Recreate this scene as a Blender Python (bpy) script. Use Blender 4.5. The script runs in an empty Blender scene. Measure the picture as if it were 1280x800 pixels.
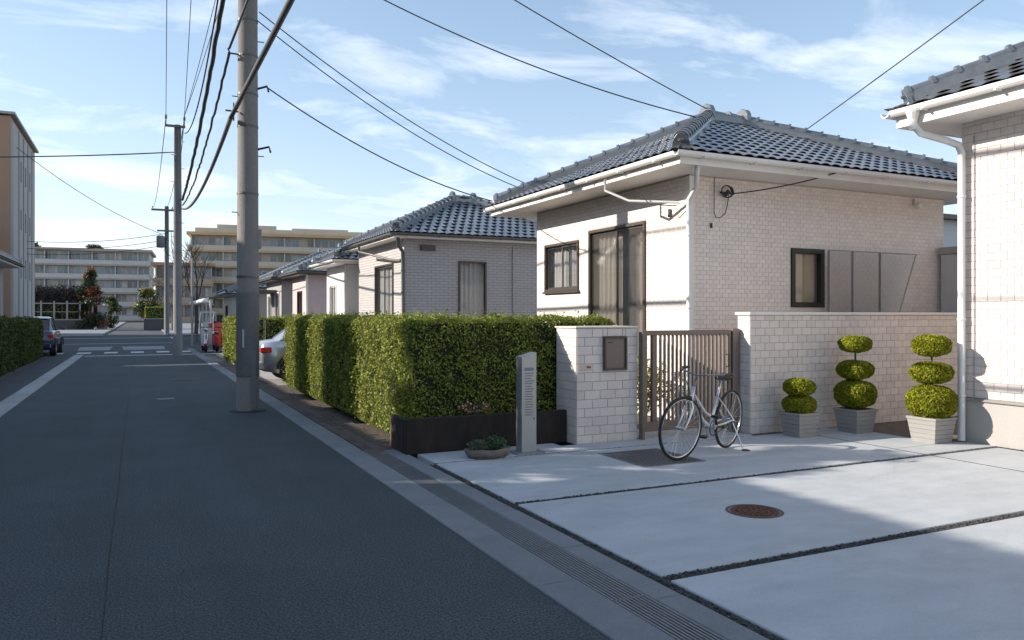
import bpy, bmesh, math, random
import numpy as np
from mathutils import Vector, Matrix
random.seed(7)
RNG = np.random.default_rng(7)
R = math.radians
sc = bpy.context.scene
COL = sc.collection

# ---------------------------------------------------------------- camera, sky, sun
cam_d = bpy.data.cameras.new('camera')
cam = bpy.data.objects.new('camera', cam_d)
COL.objects.link(cam)
sc.camera = cam
cam.location = (0, 0, 1.5)
cam.rotation_euler = (R(90), 0, R(-25.756))
cam_d.sensor_width = 36
cam_d.lens = 36 * 970 / 1280
cam_d.shift_y = -6 / 1280
cam_d.clip_start = 0.05
cam_d.clip_end = 3000

SUN_EL = R(25)
TRAVEL = Vector((0.905, -0.425, 0)).normalized()
sun_dir = Vector((TRAVEL.x * math.cos(SUN_EL), TRAVEL.y * math.cos(SUN_EL), -math.sin(SUN_EL)))
sd = bpy.data.lights.new('sun', 'SUN')
sd.energy = 3.6
sd.angle = R(0.5)
sd.color = (1.0, 0.90, 0.78)
sun = bpy.data.objects.new('sun', sd)
COL.objects.link(sun)
sun.rotation_euler = sun_dir.to_track_quat('-Z', 'Y').to_euler()
sun.location = (-20, 20, 30)

w = bpy.data.worlds.new('World')
sc.world = w
w.use_nodes = True
nt = w.node_tree
nt.nodes.clear()
def wn(t, **k):
    n = nt.nodes.new(t)
    for a, v in k.items():
        setattr(n, a, v)
    return n
sky = wn('ShaderNodeTexSky', sky_type='NISHITA', sun_disc=False, sun_elevation=SUN_EL,
         sun_rotation=math.atan2(-TRAVEL.x, -TRAVEL.y), altitude=50, air_density=1.0, dust_density=0.15, ozone_density=0.8)
tc = wn('ShaderNodeTexCoord')
sep = wn('ShaderNodeSeparateXYZ')
nt.links.new(tc.outputs['Generated'], sep.inputs[0])
add = wn('ShaderNodeMath', operation='ADD'); add.inputs[1].default_value = 0.16
nt.links.new(sep.outputs['Z'], add.inputs[0])
dx = wn('ShaderNodeMath', operation='DIVIDE'); dy = wn('ShaderNodeMath', operation='DIVIDE')
for n_, o_ in ((dx, 'X'), (dy, 'Y')):
    nt.links.new(sep.outputs[o_], n_.inputs[0]); nt.links.new(add.outputs[0], n_.inputs[1])
cmb = wn('ShaderNodeCombineXYZ')
nt.links.new(dx.outputs[0], cmb.inputs[0]); nt.links.new(dy.outputs[0], cmb.inputs[1])
mp = wn('ShaderNodeMapping'); mp.inputs['Rotation'].default_value = (0, 0, R(33)); mp.inputs['Scale'].default_value = (0.7, 1.2, 1)
mp.inputs['Location'].default_value = (2.2, 0.7, 0)
nt.links.new(cmb.outputs[0], mp.inputs[0])
no = wn('ShaderNodeTexNoise'); no.inputs['Scale'].default_value = 2.1; no.inputs['Detail'].default_value = 9; no.inputs['Roughness'].default_value = 0.58; no.inputs['Distortion'].default_value = 0.5
nt.links.new(mp.outputs[0], no.inputs['Vector'])
cr = wn('ShaderNodeValToRGB'); cr.color_ramp.elements[0].position = 0.50; cr.color_ramp.elements[0].color = (0, 0, 0, 1)
cr.color_ramp.elements[1].position = 0.74; cr.color_ramp.elements[1].color = (0.62, 0.62, 0.62, 1)
nt.links.new(no.outputs['Fac'], cr.inputs[0])
zf = wn('ShaderNodeMapRange'); zf.inputs['From Min'].default_value = 0.0; zf.inputs['From Max'].default_value = 0.12
nt.links.new(sep.outputs['Z'], zf.inputs['Value'])
cm = wn('ShaderNodeMath', operation='MULTIPLY'); nt.links.new(cr.outputs[0], cm.inputs[0]); nt.links.new(zf.outputs[0], cm.inputs[1])
mix = wn('ShaderNodeMix', data_type='RGBA')
nt.links.new(cm.outputs[0], mix.inputs['Factor'])
sk1 = wn('ShaderNodeVectorMath', operation='MULTIPLY_ADD'); sk1.inputs[1].default_value = (.145, .135, .115); sk1.inputs[2].default_value = (1, 1, 1)
nt.links.new(sky.outputs[0], sk1.inputs[0])
sk2 = wn('ShaderNodeVectorMath', operation='DIVIDE')
nt.links.new(sky.outputs[0], sk2.inputs[0]); nt.links.new(sk1.outputs[0], sk2.inputs[1])
nt.links.new(sk2.outputs[0], mix.inputs['A']); mix.inputs['B'].default_value = (4.6, 4.75, 5.0, 1)
bg = wn('ShaderNodeBackground'); bg.inputs['Strength'].default_value = 0.15
nt.links.new(mix.outputs['Result'], bg.inputs['Color'])
out = wn('ShaderNodeOutputWorld'); nt.links.new(bg.outputs[0], out.inputs['Surface'])

sc.view_settings.view_transform = 'Standard'
sc.view_settings.look = 'None'
sc.view_settings.exposure = 1.12
sc.view_settings.gamma = 1.0
sc.view_settings.use_curve_mapping = False

# ---------------------------------------------------------------- materials
MATS = {}
def M(name, col, rough=0.7, var=0.12, scale=6.0, bump=0.0, bscale=80.0, metal=0.0, island=0.0, hue=0.0, coat=0.0,
      col2=None, spec=0.5, detail=6, stain=0.0, stain_col=(0.05, 0.045, 0.04), stain_scale=1.1, translucent=0.0, stretch=None, speck=0.0, lane=None):
    """procedural surface: noise-mottled base colour, per-piece variation, stains, fine relief"""
    if name in MATS:
        return MATS[name]
    m = bpy.data.materials.new(name); m.use_nodes = True
    t = m.node_tree; N = t.nodes; L = t.links
    p = N['Principled BSDF']
    p.inputs['Roughness'].default_value = rough
    p.inputs['Metallic'].default_value = metal
    p.inputs['Coat Weight'].default_value = coat
    p.inputs['Coat Roughness'].default_value = 0.12
    p.inputs['Specular IOR Level'].default_value = spec
    co = N.new('ShaderNodeTexCoord')
    geo = N.new('ShaderNodeNewGeometry')
    vec = geo.outputs['Position']
    if stretch:
        mpn = N.new('ShaderNodeMapping'); mpn.inputs['Scale'].default_value = stretch
        L.new(vec, mpn.inputs[0]); vec = mpn.outputs[0]
    def noise(s, d=detail, r=0.6):
        n = N.new('ShaderNodeTexNoise'); n.inputs['Scale'].default_value = s; n.inputs['Detail'].default_value = d
        n.inputs['Roughness'].default_value = r
        L.new(vec, n.inputs['Vector']); return n
    n1 = noise(scale)
    mr = N.new('ShaderNodeMapRange'); mr.inputs['From Min'].default_value = 0.28; mr.inputs['From Max'].default_value = 0.72
    L.new(n1.outputs['Fac'], mr.inputs['Value'])
    mx = N.new('ShaderNodeMix'); mx.data_type = 'RGBA'
    L.new(mr.outputs[0], mx.inputs['Factor'])
    c = Vector(col)
    a = c * (1 - var); b = c * (1 + var)
    mx.inputs['A'].default_value = (*a, 1)
    mx.inputs['B'].default_value = (*(col2 if col2 else b), 1)
    cur = mx.outputs['Result']
    if speck:
        ns = noise(bscale * 1.3, 2, 0.7)
        mrs = N.new('ShaderNodeMapRange'); mrs.inputs['From Min'].default_value = 0.35; mrs.inputs['From Max'].default_value = 0.65
        mrs.inputs['To Min'].default_value = 1 - speck; mrs.inputs['To Max'].default_value = 1 + speck
        L.new(ns.outputs['Fac'], mrs.inputs['Value'])
        vs = N.new('ShaderNodeVectorMath'); vs.operation = 'SCALE'
        L.new(cur, vs.inputs[0]); L.new(mrs.outputs[0], vs.inputs['Scale']); cur = vs.outputs[0]
    if lane:      # (amount, scale, stretch): long soft wear marks
        lm_ = N.new('ShaderNodeMapping'); lm_.inputs['Scale'].default_value = lane[2]; L.new(geo.outputs['Position'], lm_.inputs[0])
        ln2 = N.new('ShaderNodeTexNoise'); ln2.inputs['Scale'].default_value = lane[1]; ln2.inputs['Detail'].default_value = 7; ln2.inputs['Roughness'].default_value = .62
        L.new(lm_.outputs[0], ln2.inputs['Vector'])
        mrl = N.new('ShaderNodeMapRange'); mrl.inputs['From Min'].default_value = 0.3; mrl.inputs['From Max'].default_value = 0.7
        mrl.inputs['To Min'].default_value = 1 - lane[0]; mrl.inputs['To Max'].default_value = 1 + lane[0]
        L.new(ln2.outputs['Fac'], mrl.inputs['Value'])
        vl = N.new('ShaderNodeVectorMath'); vl.operation = 'SCALE'
        L.new(cur, vl.inputs[0]); L.new(mrl.outputs[0], vl.inputs['Scale']); cur = vl.outputs[0]
    if stain:
        n2 = noise(stain_scale, 8, 0.7)
        m2 = N.new('ShaderNodeMapRange'); m2.inputs['From Min'].default_value = 0.52; m2.inputs['From Max'].default_value = 0.78
        m2.inputs['To Max'].default_value = stain
        L.new(n2.outputs['Fac'], m2.inputs['Value'])
        x2 = N.new('ShaderNodeMix'); x2.data_type = 'RGBA'
        L.new(m2.outputs[0], x2.inputs['Factor']); L.new(cur, x2.inputs['A']); x2.inputs['B'].default_value = (*stain_col, 1)
        cur = x2.outputs['Result']
    if island or hue:
        oi = N.new('ShaderNodeObjectInfo')
        ad = N.new('ShaderNodeMath'); ad.operation = 'ADD'
        L.new(oi.outputs['Random'], ad.inputs[0]); L.new(geo.outputs['Random Per Island'], ad.inputs[1])
        fr = N.new('ShaderNodeMath'); fr.operation = 'FRACT'; L.new(ad.outputs[0], fr.inputs[0])
        hs = N.new('ShaderNodeHueSaturation')
        v = N.new('ShaderNodeMapRange'); v.inputs['To Min'].default_value = 1 - island; v.inputs['To Max'].default_value = 1 + island
        L.new(fr.outputs[0], v.inputs['Value']); L.new(v.outputs[0], hs.inputs['Value'])
        if hue:
            ml = N.new('ShaderNodeMath'); ml.operation = 'MULTIPLY'; ml.inputs[1].default_value = 7.13
            L.new(fr.outputs[0], ml.inputs[0])
            f2 = N.new('ShaderNodeMath'); f2.operation = 'FRACT'; L.new(ml.outputs[0], f2.inputs[0])
            h = N.new('ShaderNodeMapRange'); h.inputs['To Min'].default_value = 0.5 - hue; h.inputs['To Max'].default_value = 0.5 + hue
            L.new(f2.outputs[0], h.inputs['Value']); L.new(h.outputs[0], hs.inputs['Hue'])
        L.new(cur, hs.inputs['Color']); cur = hs.outputs['Color']
    L.new(cur, p.inputs['Base Color'])
    if bump:
        nb = noise(bscale, 4, 0.65)
        bn = N.new('ShaderNodeBump'); bn.inputs['Strength'].default_value = bump; bn.inputs['Distance'].default_value = 0.01
        L.new(nb.outputs['Fac'], bn.inputs['Height']); L.new(bn.outputs[0], p.inputs['Normal'])
    if translucent:
        tr = N.new('ShaderNodeBsdfTranslucent'); L.new(cur, tr.inputs['Color'])
        ms = N.new('ShaderNodeMixShader'); ms.inputs[0].default_value = translucent
        L.new(p.outputs[0], ms.inputs[1]); L.new(tr.outputs[0], ms.inputs[2])
        L.new(ms.outputs[0], N['Material Output'].inputs['Surface'])
    MATS[name] = m
    return m

def glass_mat(name, tint=(0.85, 0.88, 0.9), rough=0.02, refl=0.10, body=0.0, body_col=(0.5, 0.5, 0.5)):
    if name in MATS:
        return MATS[name]
    m = bpy.data.materials.new(name); m.use_nodes = True
    t = m.node_tree; N = t.nodes; L = t.links
    N.remove(N['Principled BSDF'])
    tr = N.new('ShaderNodeBsdfTransparent'); tr.inputs[0].default_value = (*tint, 1)
    gl = N.new('ShaderNodeBsdfGlossy'); gl.inputs['Roughness'].default_value = rough
    fr = N.new('ShaderNodeLayerWeight'); fr.inputs['Blend'].default_value = 0.12
    ma = N.new('ShaderNodeMath'); ma.operation = 'MULTIPLY_ADD'; ma.inputs[1].default_value = 0.45; ma.inputs[2].default_value = refl
    ma.use_clamp = True
    L.new(fr.outputs['Facing'], ma.inputs[0])
    base = tr.outputs[0]
    if body:
        df = N.new('ShaderNodeBsdfDiffuse'); df.inputs[0].default_value = (*body_col, 1)
        mb_ = N.new('ShaderNodeMixShader'); mb_.inputs[0].default_value = body
        L.new(tr.outputs[0], mb_.inputs[1]); L.new(df.outputs[0], mb_.inputs[2]); base = mb_.outputs[0]
    mx = N.new('ShaderNodeMixShader')
    L.new(ma.outputs[0], mx.inputs[0]); L.new(base, mx.inputs[1]); L.new(gl.outputs[0], mx.inputs[2])
    L.new(mx.outputs[0], N['Material Output'].inputs['Surface'])
    MATS[name] = m
    return m

asphalt = M('asphalt', (0.048, 0.060, 0.070), 0.85, 0.16, 0.9, 1.0, 62, speck=0.85, lane=(.16, 1.5, (1, .07, 1)), stain=0.6, stain_col=(0.030, 0.037, 0.045), stain_scale=0.6)
asphalt_old = M('asphalt_old', (0.05, 0.058, 0.065), 0.85, 0.16, 0.7, 0.6, 120, speck=0.3, stain=0.4, stain_col=(0.038, 0.043, 0.048))
concrete = M('concrete_slab', (0.42, 0.445, 0.465), 0.82, 0.09, 2.3, 0.35, 60, stain=0.4, stain_col=(0.25, 0.26, 0.27), stain_scale=0.8, stretch=(1, 1.6, 1), speck=0.05, lane=(.07, 2.6, (.16, 1, 1)))
kerb_c = M('kerb_stone', (0.19, 0.205, 0.22), 0.85, 0.10, 3.0, 0.5, 90, island=0.10, stain=0.3, stain_col=(0.11, 0.12, 0.13), speck=0.12)
seam_c = M('joint_dark', (0.03, 0.03, 0.03), 0.95, 0.2, 30, 0.6, 90)
gravel_m = M('gravel', (0.062, 0.06, 0.058), 0.9, 0.4, 60, 1.0, 60, island=0.45, speck=0.3)
steel_grate = M('galvanised_grate', (0.2, 0.21, 0.22), 0.55, 0.15, 20, metal=0.5, stain=0.4, stain_col=(0.07, 0.06, 0.05))
paint_w = M('road_paint', (0.60, 0.60, 0.58), 0.8, 0.1, 5, 0.3, 120, stain=0.5, stain_col=(0.25, 0.25, 0.25), stain_scale=3, speck=0.15)
paver_m = M('paver', (0.105, 0.085, 0.078), 0.9, 0.15, 10, 0.4, 80, island=0.22, hue=0.01)
soil = M('soil', (0.085, 0.065, 0.048), 0.95, 0.3, 12, 1.0, 40)
ground_m = M('ground', (0.17, 0.16, 0.145), 0.95, 0.2, 0.4, 0.6, 20)
tile_wall = M('wall_tile', (0.755, 0.68, 0.635), 0.6, 0.04, 9, 0.15, 120, island=0.045, stain=0.22, stain_col=(0.60, 0.51, 0.45))
tile_wall2 = M('wall_tile_grey', (0.68, 0.615, 0.575), 0.65, 0.04, 9, 0.2, 120, island=0.075, stain=0.28, stain_col=(0.50, 0.43, 0.38))
mortar = M('mortar', (0.50, 0.425, 0.385), 0.9, 0.1, 20, 0.4, 90)
mortar_d = M('mortar_dark', (0.33, 0.285, 0.26), 0.9, 0.1, 20, 0.4, 90)
white_trim = M('white_trim', (0.74, 0.72, 0.69), 0.5, 0.05, 3, stain=0.2, stain_col=(0.5, 0.47, 0.43), stain_scale=2.5)
pipe_w = M('white_pipe', (0.72, 0.72, 0.71), 0.35, 0.04, 3, stain=0.15, stain_col=(0.5, 0.49, 0.46), stain_scale=2.5)
roof_tile = M('glazed_roof_tile', (0.098, 0.105, 0.116), 0.30, 0.25, 8, 0.10, 70, stain=.35, stain_col=(.13, .125, .115), stain_scale=1.6, island=0.28, spec=1.0, coat=0.9)
roof_dark = M('roof_underlay', (0.03, 0.033, 0.038), 0.9, 0.1)
roof_old = M('weathered_roof_tile', (0.17, 0.17, 0.175), 0.5, 0.25, 10, 0.4, 60, island=0.2, stain=0.5, stain_col=(0.32, 0.30, 0.27), stain_scale=6)
bronze = M('bronze_frame', (0.085, 0.07, 0.062), 0.42, 0.08, 8, metal=0.4)
black_fr = M('black_frame', (0.012, 0.012, 0.012), 0.4, 0.1)
gate_m = M('gate_brown', (0.17, 0.135, 0.115), 0.5, 0.12, 20, metal=0.25, island=0.08)
gate_slat = M('gate_slat', (0.25, 0.205, 0.18), 0.5, 0.12, 20, metal=0.2, island=0.08)
mail_m = M('letterbox_panel', (0.16, 0.125, 0.115), 0.45, 0.05, 5, metal=0.2)
steel = M('brushed_steel', (0.36, 0.37, 0.375), 0.45, 0.05, 3, metal=0.6, stretch=(40, 40, 1.2))
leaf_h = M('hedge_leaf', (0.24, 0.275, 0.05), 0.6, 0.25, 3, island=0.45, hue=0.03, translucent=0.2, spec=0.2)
leaf_h_shaded = M('hedge_leaf_shaded', (0.085, 0.115, 0.03), 0.6, 0.25, 3, island=0.4, hue=0.03, translucent=0.15, spec=0.2)  # darker copy of the hedge leaf: shade on the left hedges put into its colour
leaf_y = M('topiary_leaf', (0.235, 0.25, 0.016), 0.6, 0.2, 5, island=0.3, hue=0.018, translucent=0.25, spec=0.2)
leaf_g = M('plant_leaf', (0.055, 0.12, 0.045), 0.5, 0.2, 5, island=0.4, hue=0.03, translucent=0.25)
leaf_d = M('tree_leaf_dark', (0.030, 0.052, 0.020), 0.5, 0.3, 2, island=0.45, hue=0.03, translucent=0.2)
leaf_o = M('tree_leaf_orange', (0.26, 0.10, 0.035), 0.6, 0.3, 2, island=0.4, hue=0.03, translucent=0.3)
leaf_l = M('tree_leaf_olive', (0.11, 0.13, 0.025), 0.5, 0.3, 2, island=0.45, hue=0.04, translucent=0.25)
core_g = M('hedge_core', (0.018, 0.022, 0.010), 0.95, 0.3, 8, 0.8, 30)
bark = M('bark', (0.10, 0.08, 0.065), 0.9, 0.3, 12, 0.8, 40)
pole_c = M('pole_concrete', (0.185, 0.17, 0.16), 0.85, 0.10, 5, 0.4, 70, stain=0.4, stain_col=(0.12, 0.115, 0.11), stain_scale=2.0, stretch=(1, 1, 0.35), speck=0.10)
cable_b = M('black_cable', (0.022, 0.022, 0.024), 0.55, 0.1)
cable_g = M('grey_cable', (0.10, 0.10, 0.105), 0.5, 0.15, 6)
hw_m = M('pole_hardware', (0.12, 0.12, 0.12), 0.5, 0.15, metal=0.5)
board_m = M('dark_board', (0.022, 0.016, 0.014), 0.9, 0.3, 8, 0.6, 60, stretch=(1, 1, 0.3), stain=0.5, stain_col=(0.055, 0.042, 0.036), stain_scale=4)
planter_m = M('planter', (0.31, 0.30, 0.29), 0.75, 0.08, 8, 0.4, 60, stretch=(0.4, 0.4, 6))
stone_m = M('trough_stone', (0.17, 0.15, 0.125), 0.9, 0.25, 14, 0.9, 50)
rust_m = M('rusty_iron', (0.125, 0.052, 0.034), 0.75, 0.25, 18, 0.4, 90, metal=0.3)
iron_m = M('cast_iron', (0.10, 0.095, 0.09), 0.7, 0.25, 14, 0.4, 80, metal=0.4)
plinth_m = M('plinth_render', (0.40, 0.385, 0.37), 0.9, 0.05, 2, 0.5, 70, stain=0.25, stain_col=(0.36, 0.32, 0.29), stain_scale=1.4)
curtain_m = M('curtain', (0.74, 0.71, 0.66), 0.9, 0.08, 4, translucent=0.3)
curtain_c = M('warm_blind', (0.66, 0.50, 0.34), 0.9, 0.06, 2)
glass = glass_mat('window_glass', (0.92, 0.93, 0.94), 0.02, 0.03)
net_glass = glass_mat('insect_screen', (0.86, 0.85, 0.84), 0.03, 0.0, 0.14, (0.25, 0.235, 0.225))
frost = glass_mat('frosted_screen', (0.88, 0.87, 0.87), 0.3, 0.02, 0.22, (0.42, 0.40, 0.395))
dark_int = M('dark_interior', (0.05, 0.048, 0.045), 0.9, 0.1)

# ---------------------------------------------------------------- mesh helpers
class MB:
    def __init__(s): s.v = []; s.f = []
    def box(s, x0, x1, y0, y1, z0, z1):
        b = len(s.v)
        s.v += [(x0, y0, z0), (x1, y0, z0), (x1, y1, z0), (x0, y1, z0), (x0, y0, z1), (x1, y0, z1), (x1, y1, z1), (x0, y1, z1)]
        s.f += [tuple(b + i for i in q) for q in ((0, 3, 2, 1), (4, 5, 6, 7), (0, 1, 5, 4), (1, 2, 6, 5), (2, 3, 7, 6), (3, 0, 4, 7))]
        return s
    def obox(s, c, ax, ay, az, hx, hy, hz):
        b = len(s.v); c = Vector(c); ax = Vector(ax); ay = Vector(ay); az = Vector(az)
        for k in (-1, 1):
            for i, j in ((-1, -1), (1, -1), (1, 1), (-1, 1)):
                s.v.append(tuple(c + ax * hx * i + ay * hy * j + az * hz * k))
        s.f += [tuple(b + i for i in q) for q in ((0, 3, 2, 1), (4, 5, 6, 7), (0, 1, 5, 4), (1, 2, 6, 5), (2, 3, 7, 6), (3, 0, 4, 7))]
        return s
    def tube(s, pts, r, n=8, cap=True, closed=False):
        pts = [Vector(p) for p in pts]; m = len(pts)
        rs = r if isinstance(r, (list, tuple)) else [r] * m
        up = Vector((0, 0, 1)); b = len(s.v); prev = None
        for i, p in enumerate(pts):
            if closed: t = pts[(i + 1) % m] - pts[i - 1]
            else: t = pts[min(i + 1, m - 1)] - pts[max(i - 1, 0)]
            t.normalize()
            if prev is None:
                a = t.cross(up)
                if a.length < 1e-3: a = t.cross(Vector((1, 0, 0)))
            else: a = prev - t * prev.dot(t)
            a.normalize(); prev = a
            c = t.cross(a)
            for k in range(n):
                an = 2 * math.pi * k / n
                s.v.append(tuple(p + (a * math.cos(an) + c * math.sin(an)) * rs[i]))
        for i in range(m if closed else m - 1):
            i2 = (i + 1) % m
            for k in range(n):
                k2 = (k + 1) % n
                s.f.append((b + i * n + k, b + i * n + k2, b + i2 * n + k2, b + i2 * n + k))
        if cap and not closed:
            s.f.append(tuple(b + k for k in range(n))); s.f.append(tuple(b + (m - 1) * n + k for k in reversed(range(n))))
        return s
    def lathe(s, prof, n=20, c=(0, 0, 0)):
        b = len(s.v)
        for r, z in prof:
            for k in range(n):
                a = 2 * math.pi * k / n
                s.v.append((c[0] + r * math.cos(a), c[1] + r * math.sin(a), c[2] + z))
        for i in range(len(prof) - 1):
            for k in range(n):
                k2 = (k + 1) % n
                s.f.append((b + i * n + k, b + i * n + k2, b + (i + 1) * n + k2, b + (i + 1) * n + k))
        s.f.append(tuple(b + k for k in reversed(range(n)))); s.f.append(tuple(b + (len(prof) - 1) * n + k for k in range(n)))
        return s
    def quad(s, *p):
        b = len(s.v); s.v += [tuple(q) for q in p]; s.f.append(tuple(range(b, b + len(p)))); return s
    def prism(s, poly, z0, z1):
        b = len(s.v); n = len(poly)
        s.v += [(x, y, z0) for x, y in poly] + [(x, y, z1) for x, y in poly]
        s.f.append(tuple(b + i for i in reversed(range(n)))); s.f.append(tuple(b + n + i for i in range(n)))
        for i in range(n): s.f.append((b + i, b + (i + 1) % n, b + n + (i + 1) % n, b + n + i))
        return s
    def loft(s, rings, closed=True, caps=True):
        b = len(s.v); n = len(rings[0])
        for r in rings: s.v += [tuple(p) for p in r]
        for i in range(len(rings) - 1):
            for k in range(n if closed else n - 1):
                k2 = (k + 1) % n
                s.f.append((b + i * n + k, b + i * n + k2, b + (i + 1) * n + k2, b + (i + 1) * n + k))
        if caps:
            s.f.append(tuple(b + k for k in reversed(range(n)))); s.f.append(tuple(b + (len(rings) - 1) * n + k for k in range(n)))
        return s
    def mesh(s, name, mat, smooth=False, bevel=0.0, fix=False):
        me = bpy.data.meshes.new(name); me.from_pydata(s.v, [], s.f)
        if bevel or fix:
            bm = bmesh.new(); bm.from_mesh(me)
            if fix: bmesh.ops.recalc_face_normals(bm, faces=bm.faces)
            if bevel: bmesh.ops.bevel(bm, geom=list(bm.edges), offset=bevel, segments=1, affect='EDGES', clamp_overlap=True)
            bm.to_mesh(me); bm.free()
        if mat: me.materials.append(mat)
        if smooth:
            me.polygons.foreach_set('use_smooth', [True] * len(me.polygons))
        me.update()
        return me

def link(name, me, parent=None):
    o = bpy.data.objects.new(name, me); COL.objects.link(o)
    if parent is not None:
        o.parent = parent
        if parent.type == 'EMPTY' and not parent.get('_local'):
            o.matrix_parent_inverse = Matrix.Translation(-parent.location)
    return o
def obj(name, mb, mat, parent=None, smooth=False, bevel=0.0, fix=False):
    return link(name, mb.mesh(name, mat, smooth, bevel, fix), parent)
def tag(o, label, cat, group=None):
    o['label'] = label; o['category'] = cat
    if group: o['group'] = group
    return o
def thing(name, label, cat, loc=(0, 0, 0), group=None, local=False, rz=0):
    o = bpy.data.objects.new(name, None); COL.objects.link(o); o.location = loc; o.rotation_euler = (0, 0, rz)
    o.empty_display_size = 0.1
    if local: o['_local'] = 1
    return tag(o, label, cat, group)
def struct(name, mb, mat, parent=None, **k):
    o = obj(name, mb, mat, parent, **k)
    if parent is None: o['kind'] = 'structure'
    return o
def stuff(o): o['kind'] = 'stuff'; return o
def piece(name, me, parent, loc, rot=None, scale=None):
    o = bpy.data.objects.new(name, me); COL.objects.link(o); o.parent = parent
    if parent.type == 'EMPTY' and not parent.get('_local'):
        o.matrix_parent_inverse = Matrix.Translation(-parent.location)
    o.location = loc
    if rot is not None: o.rotation_euler = rot
    if scale is not None: o.scale = scale
    return o

CAMP = Vector((0, 0, 1.5))
# ---------------------------------------------------------------- leaves
def leaf_mesh(name, P, Nrm, size, mat, flat=0.55, aspect=0.5):
    n = len(P)
    nr = Nrm * flat + RNG.normal(size=(n, 3)) * 0.6
    nr /= np.linalg.norm(nr, axis=1, keepdims=True) + 1e-9
    t = np.cross(nr, RNG.normal(size=(n, 3))); t /= np.linalg.norm(t, axis=1, keepdims=True) + 1e-9
    b = np.cross(nr, t)
    s = size * RNG.uniform(0.6, 1.3, size=(n, 1))
    V = np.empty((n, 4, 3))
    V[:, 0] = P - t * s * 0.5
    V[:, 1] = P + b * s * aspect * 0.5 + nr * s * 0.1
    V[:, 2] = P + t * s * 0.5
    V[:, 3] = P - b * s * aspect * 0.5 + nr * s * 0.1
    me = bpy.data.meshes.new(name)
    me.vertices.add(n * 4); me.vertices.foreach_set('co', V.reshape(-1).astype(np.float32))
    me.loops.add(n * 4); me.loops.foreach_set('vertex_index', np.arange(n * 4, dtype=np.int32))
    me.polygons.add(n); me.polygons.foreach_set('loop_start', np.arange(0, n * 4, 4, dtype=np.int32))
    me.polygons.foreach_set('loop_total', np.full(n, 4, dtype=np.int32))
    me.materials.append(mat); me.update(calc_edges=True)
    return me
def box_points(x0, x1, y0, y1, z0, z1, dens, faces='xXyYZ', depth=0.07, lump=0.03):
    Ps = []; Ns = []
    spec = {'x': ((x0, None, None), (-1, 0, 0), (y1 - y0) * (z1 - z0)), 'X': ((x1, None, None), (1, 0, 0), (y1 - y0) * (z1 - z0)),
            'y': ((None, y0, None), (0, -1, 0), (x1 - x0) * (z1 - z0)), 'Y': ((None, y1, None), (0, 1, 0), (x1 - x0) * (z1 - z0)),
            'Z': ((None, None, z1), (0, 0, 1), (x1 - x0) * (y1 - y0))}
    for k in faces:
        f, nn, ar = spec[k]; n = int(ar * dens)
        if n < 1: continue
        p = np.empty((n, 3))
        for i, (lo, hi) in enumerate(((x0, x1), (y0, y1), (z0, z1))):
            p[:, i] = RNG.uniform(lo, hi, n) if f[i] is None else f[i]
        q = p * 7.0
        bump = lump * (np.sin(q[:, 0] * 1.3 + q[:, 2]) * np.sin(q[:, 1] * 1.1 - q[:, 2] * 0.7) + 0.6 * np.sin(q[:, 1] * 2.7 + q[:, 0] * 2.1 + q[:, 2] * 2.3))
        gap = np.sin(q[:, 0] * .9 + q[:, 2] * 1.9 + 1.3 * np.sin(q[:, 1])) * np.sin(q[:, 1] * 1.6 + q[:, 0] * 1.2 - q[:, 2] * 1.1)
        keep_ = ~((gap > .62) & (RNG.random(n) < .65))
        p = p[keep_]; bump = bump[keep_]; n = len(p)
        d = -np.abs(RNG.normal(size=n)) * depth * 0.6 + bump + (RNG.random(n) < 0.08) * RNG.uniform(0, 0.09, n)
        nn = np.array(nn, float)
        # round the edges
        c = np.array([(x0 + x1) / 2, (y0 + y1) / 2, (z0 + z1) / 2]); h = np.array([(x1 - x0) / 2, (y1 - y0) / 2, (z1 - z0) / 2])
        p = p + nn * d[:, None]
        e = np.clip((np.abs(p - c) - (h - 0.10)) / 0.10, 0, 1)
        tot = e.sum(axis=1, keepdims=True)
        p = p - np.sign(p - c) * e * np.clip(tot - 1, 0, 1) * 0.05
        Ps.append(p); Ns.append(np.tile(nn, (n, 1)))
    return np.vstack(Ps), np.vstack(Ns)
def ball_points(c, r, n, depth=0.12, lump=0.05):
    d = RNG.normal(size=(n, 3)); d /= np.linalg.norm(d, axis=1, keepdims=True)
    l = 1 + lump * (np.sin(d[:, 0] * 6 + d[:, 1] * 4) + np.sin(d[:, 2] * 7 - d[:, 0] * 5))
    rr = (1 - np.abs(RNG.normal(size=n)) * depth) * l
    return np.array(c) + d * np.array(r) * rr[:, None], d
def ico(c, r, lump=0.0, sub=2):
    bm = bmesh.new(); bmesh.ops.create_icosphere(bm, subdivisions=sub, radius=1)
    mb = MB(); mb.v = [(c[0] + v.co.x * r[0], c[1] + v.co.y * r[1], c[2] + v.co.z * r[2]) for v in bm.verts]
    mb.f = [tuple(v.index for v in f.verts) for f in bm.faces]; bm.free(); return mb

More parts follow.
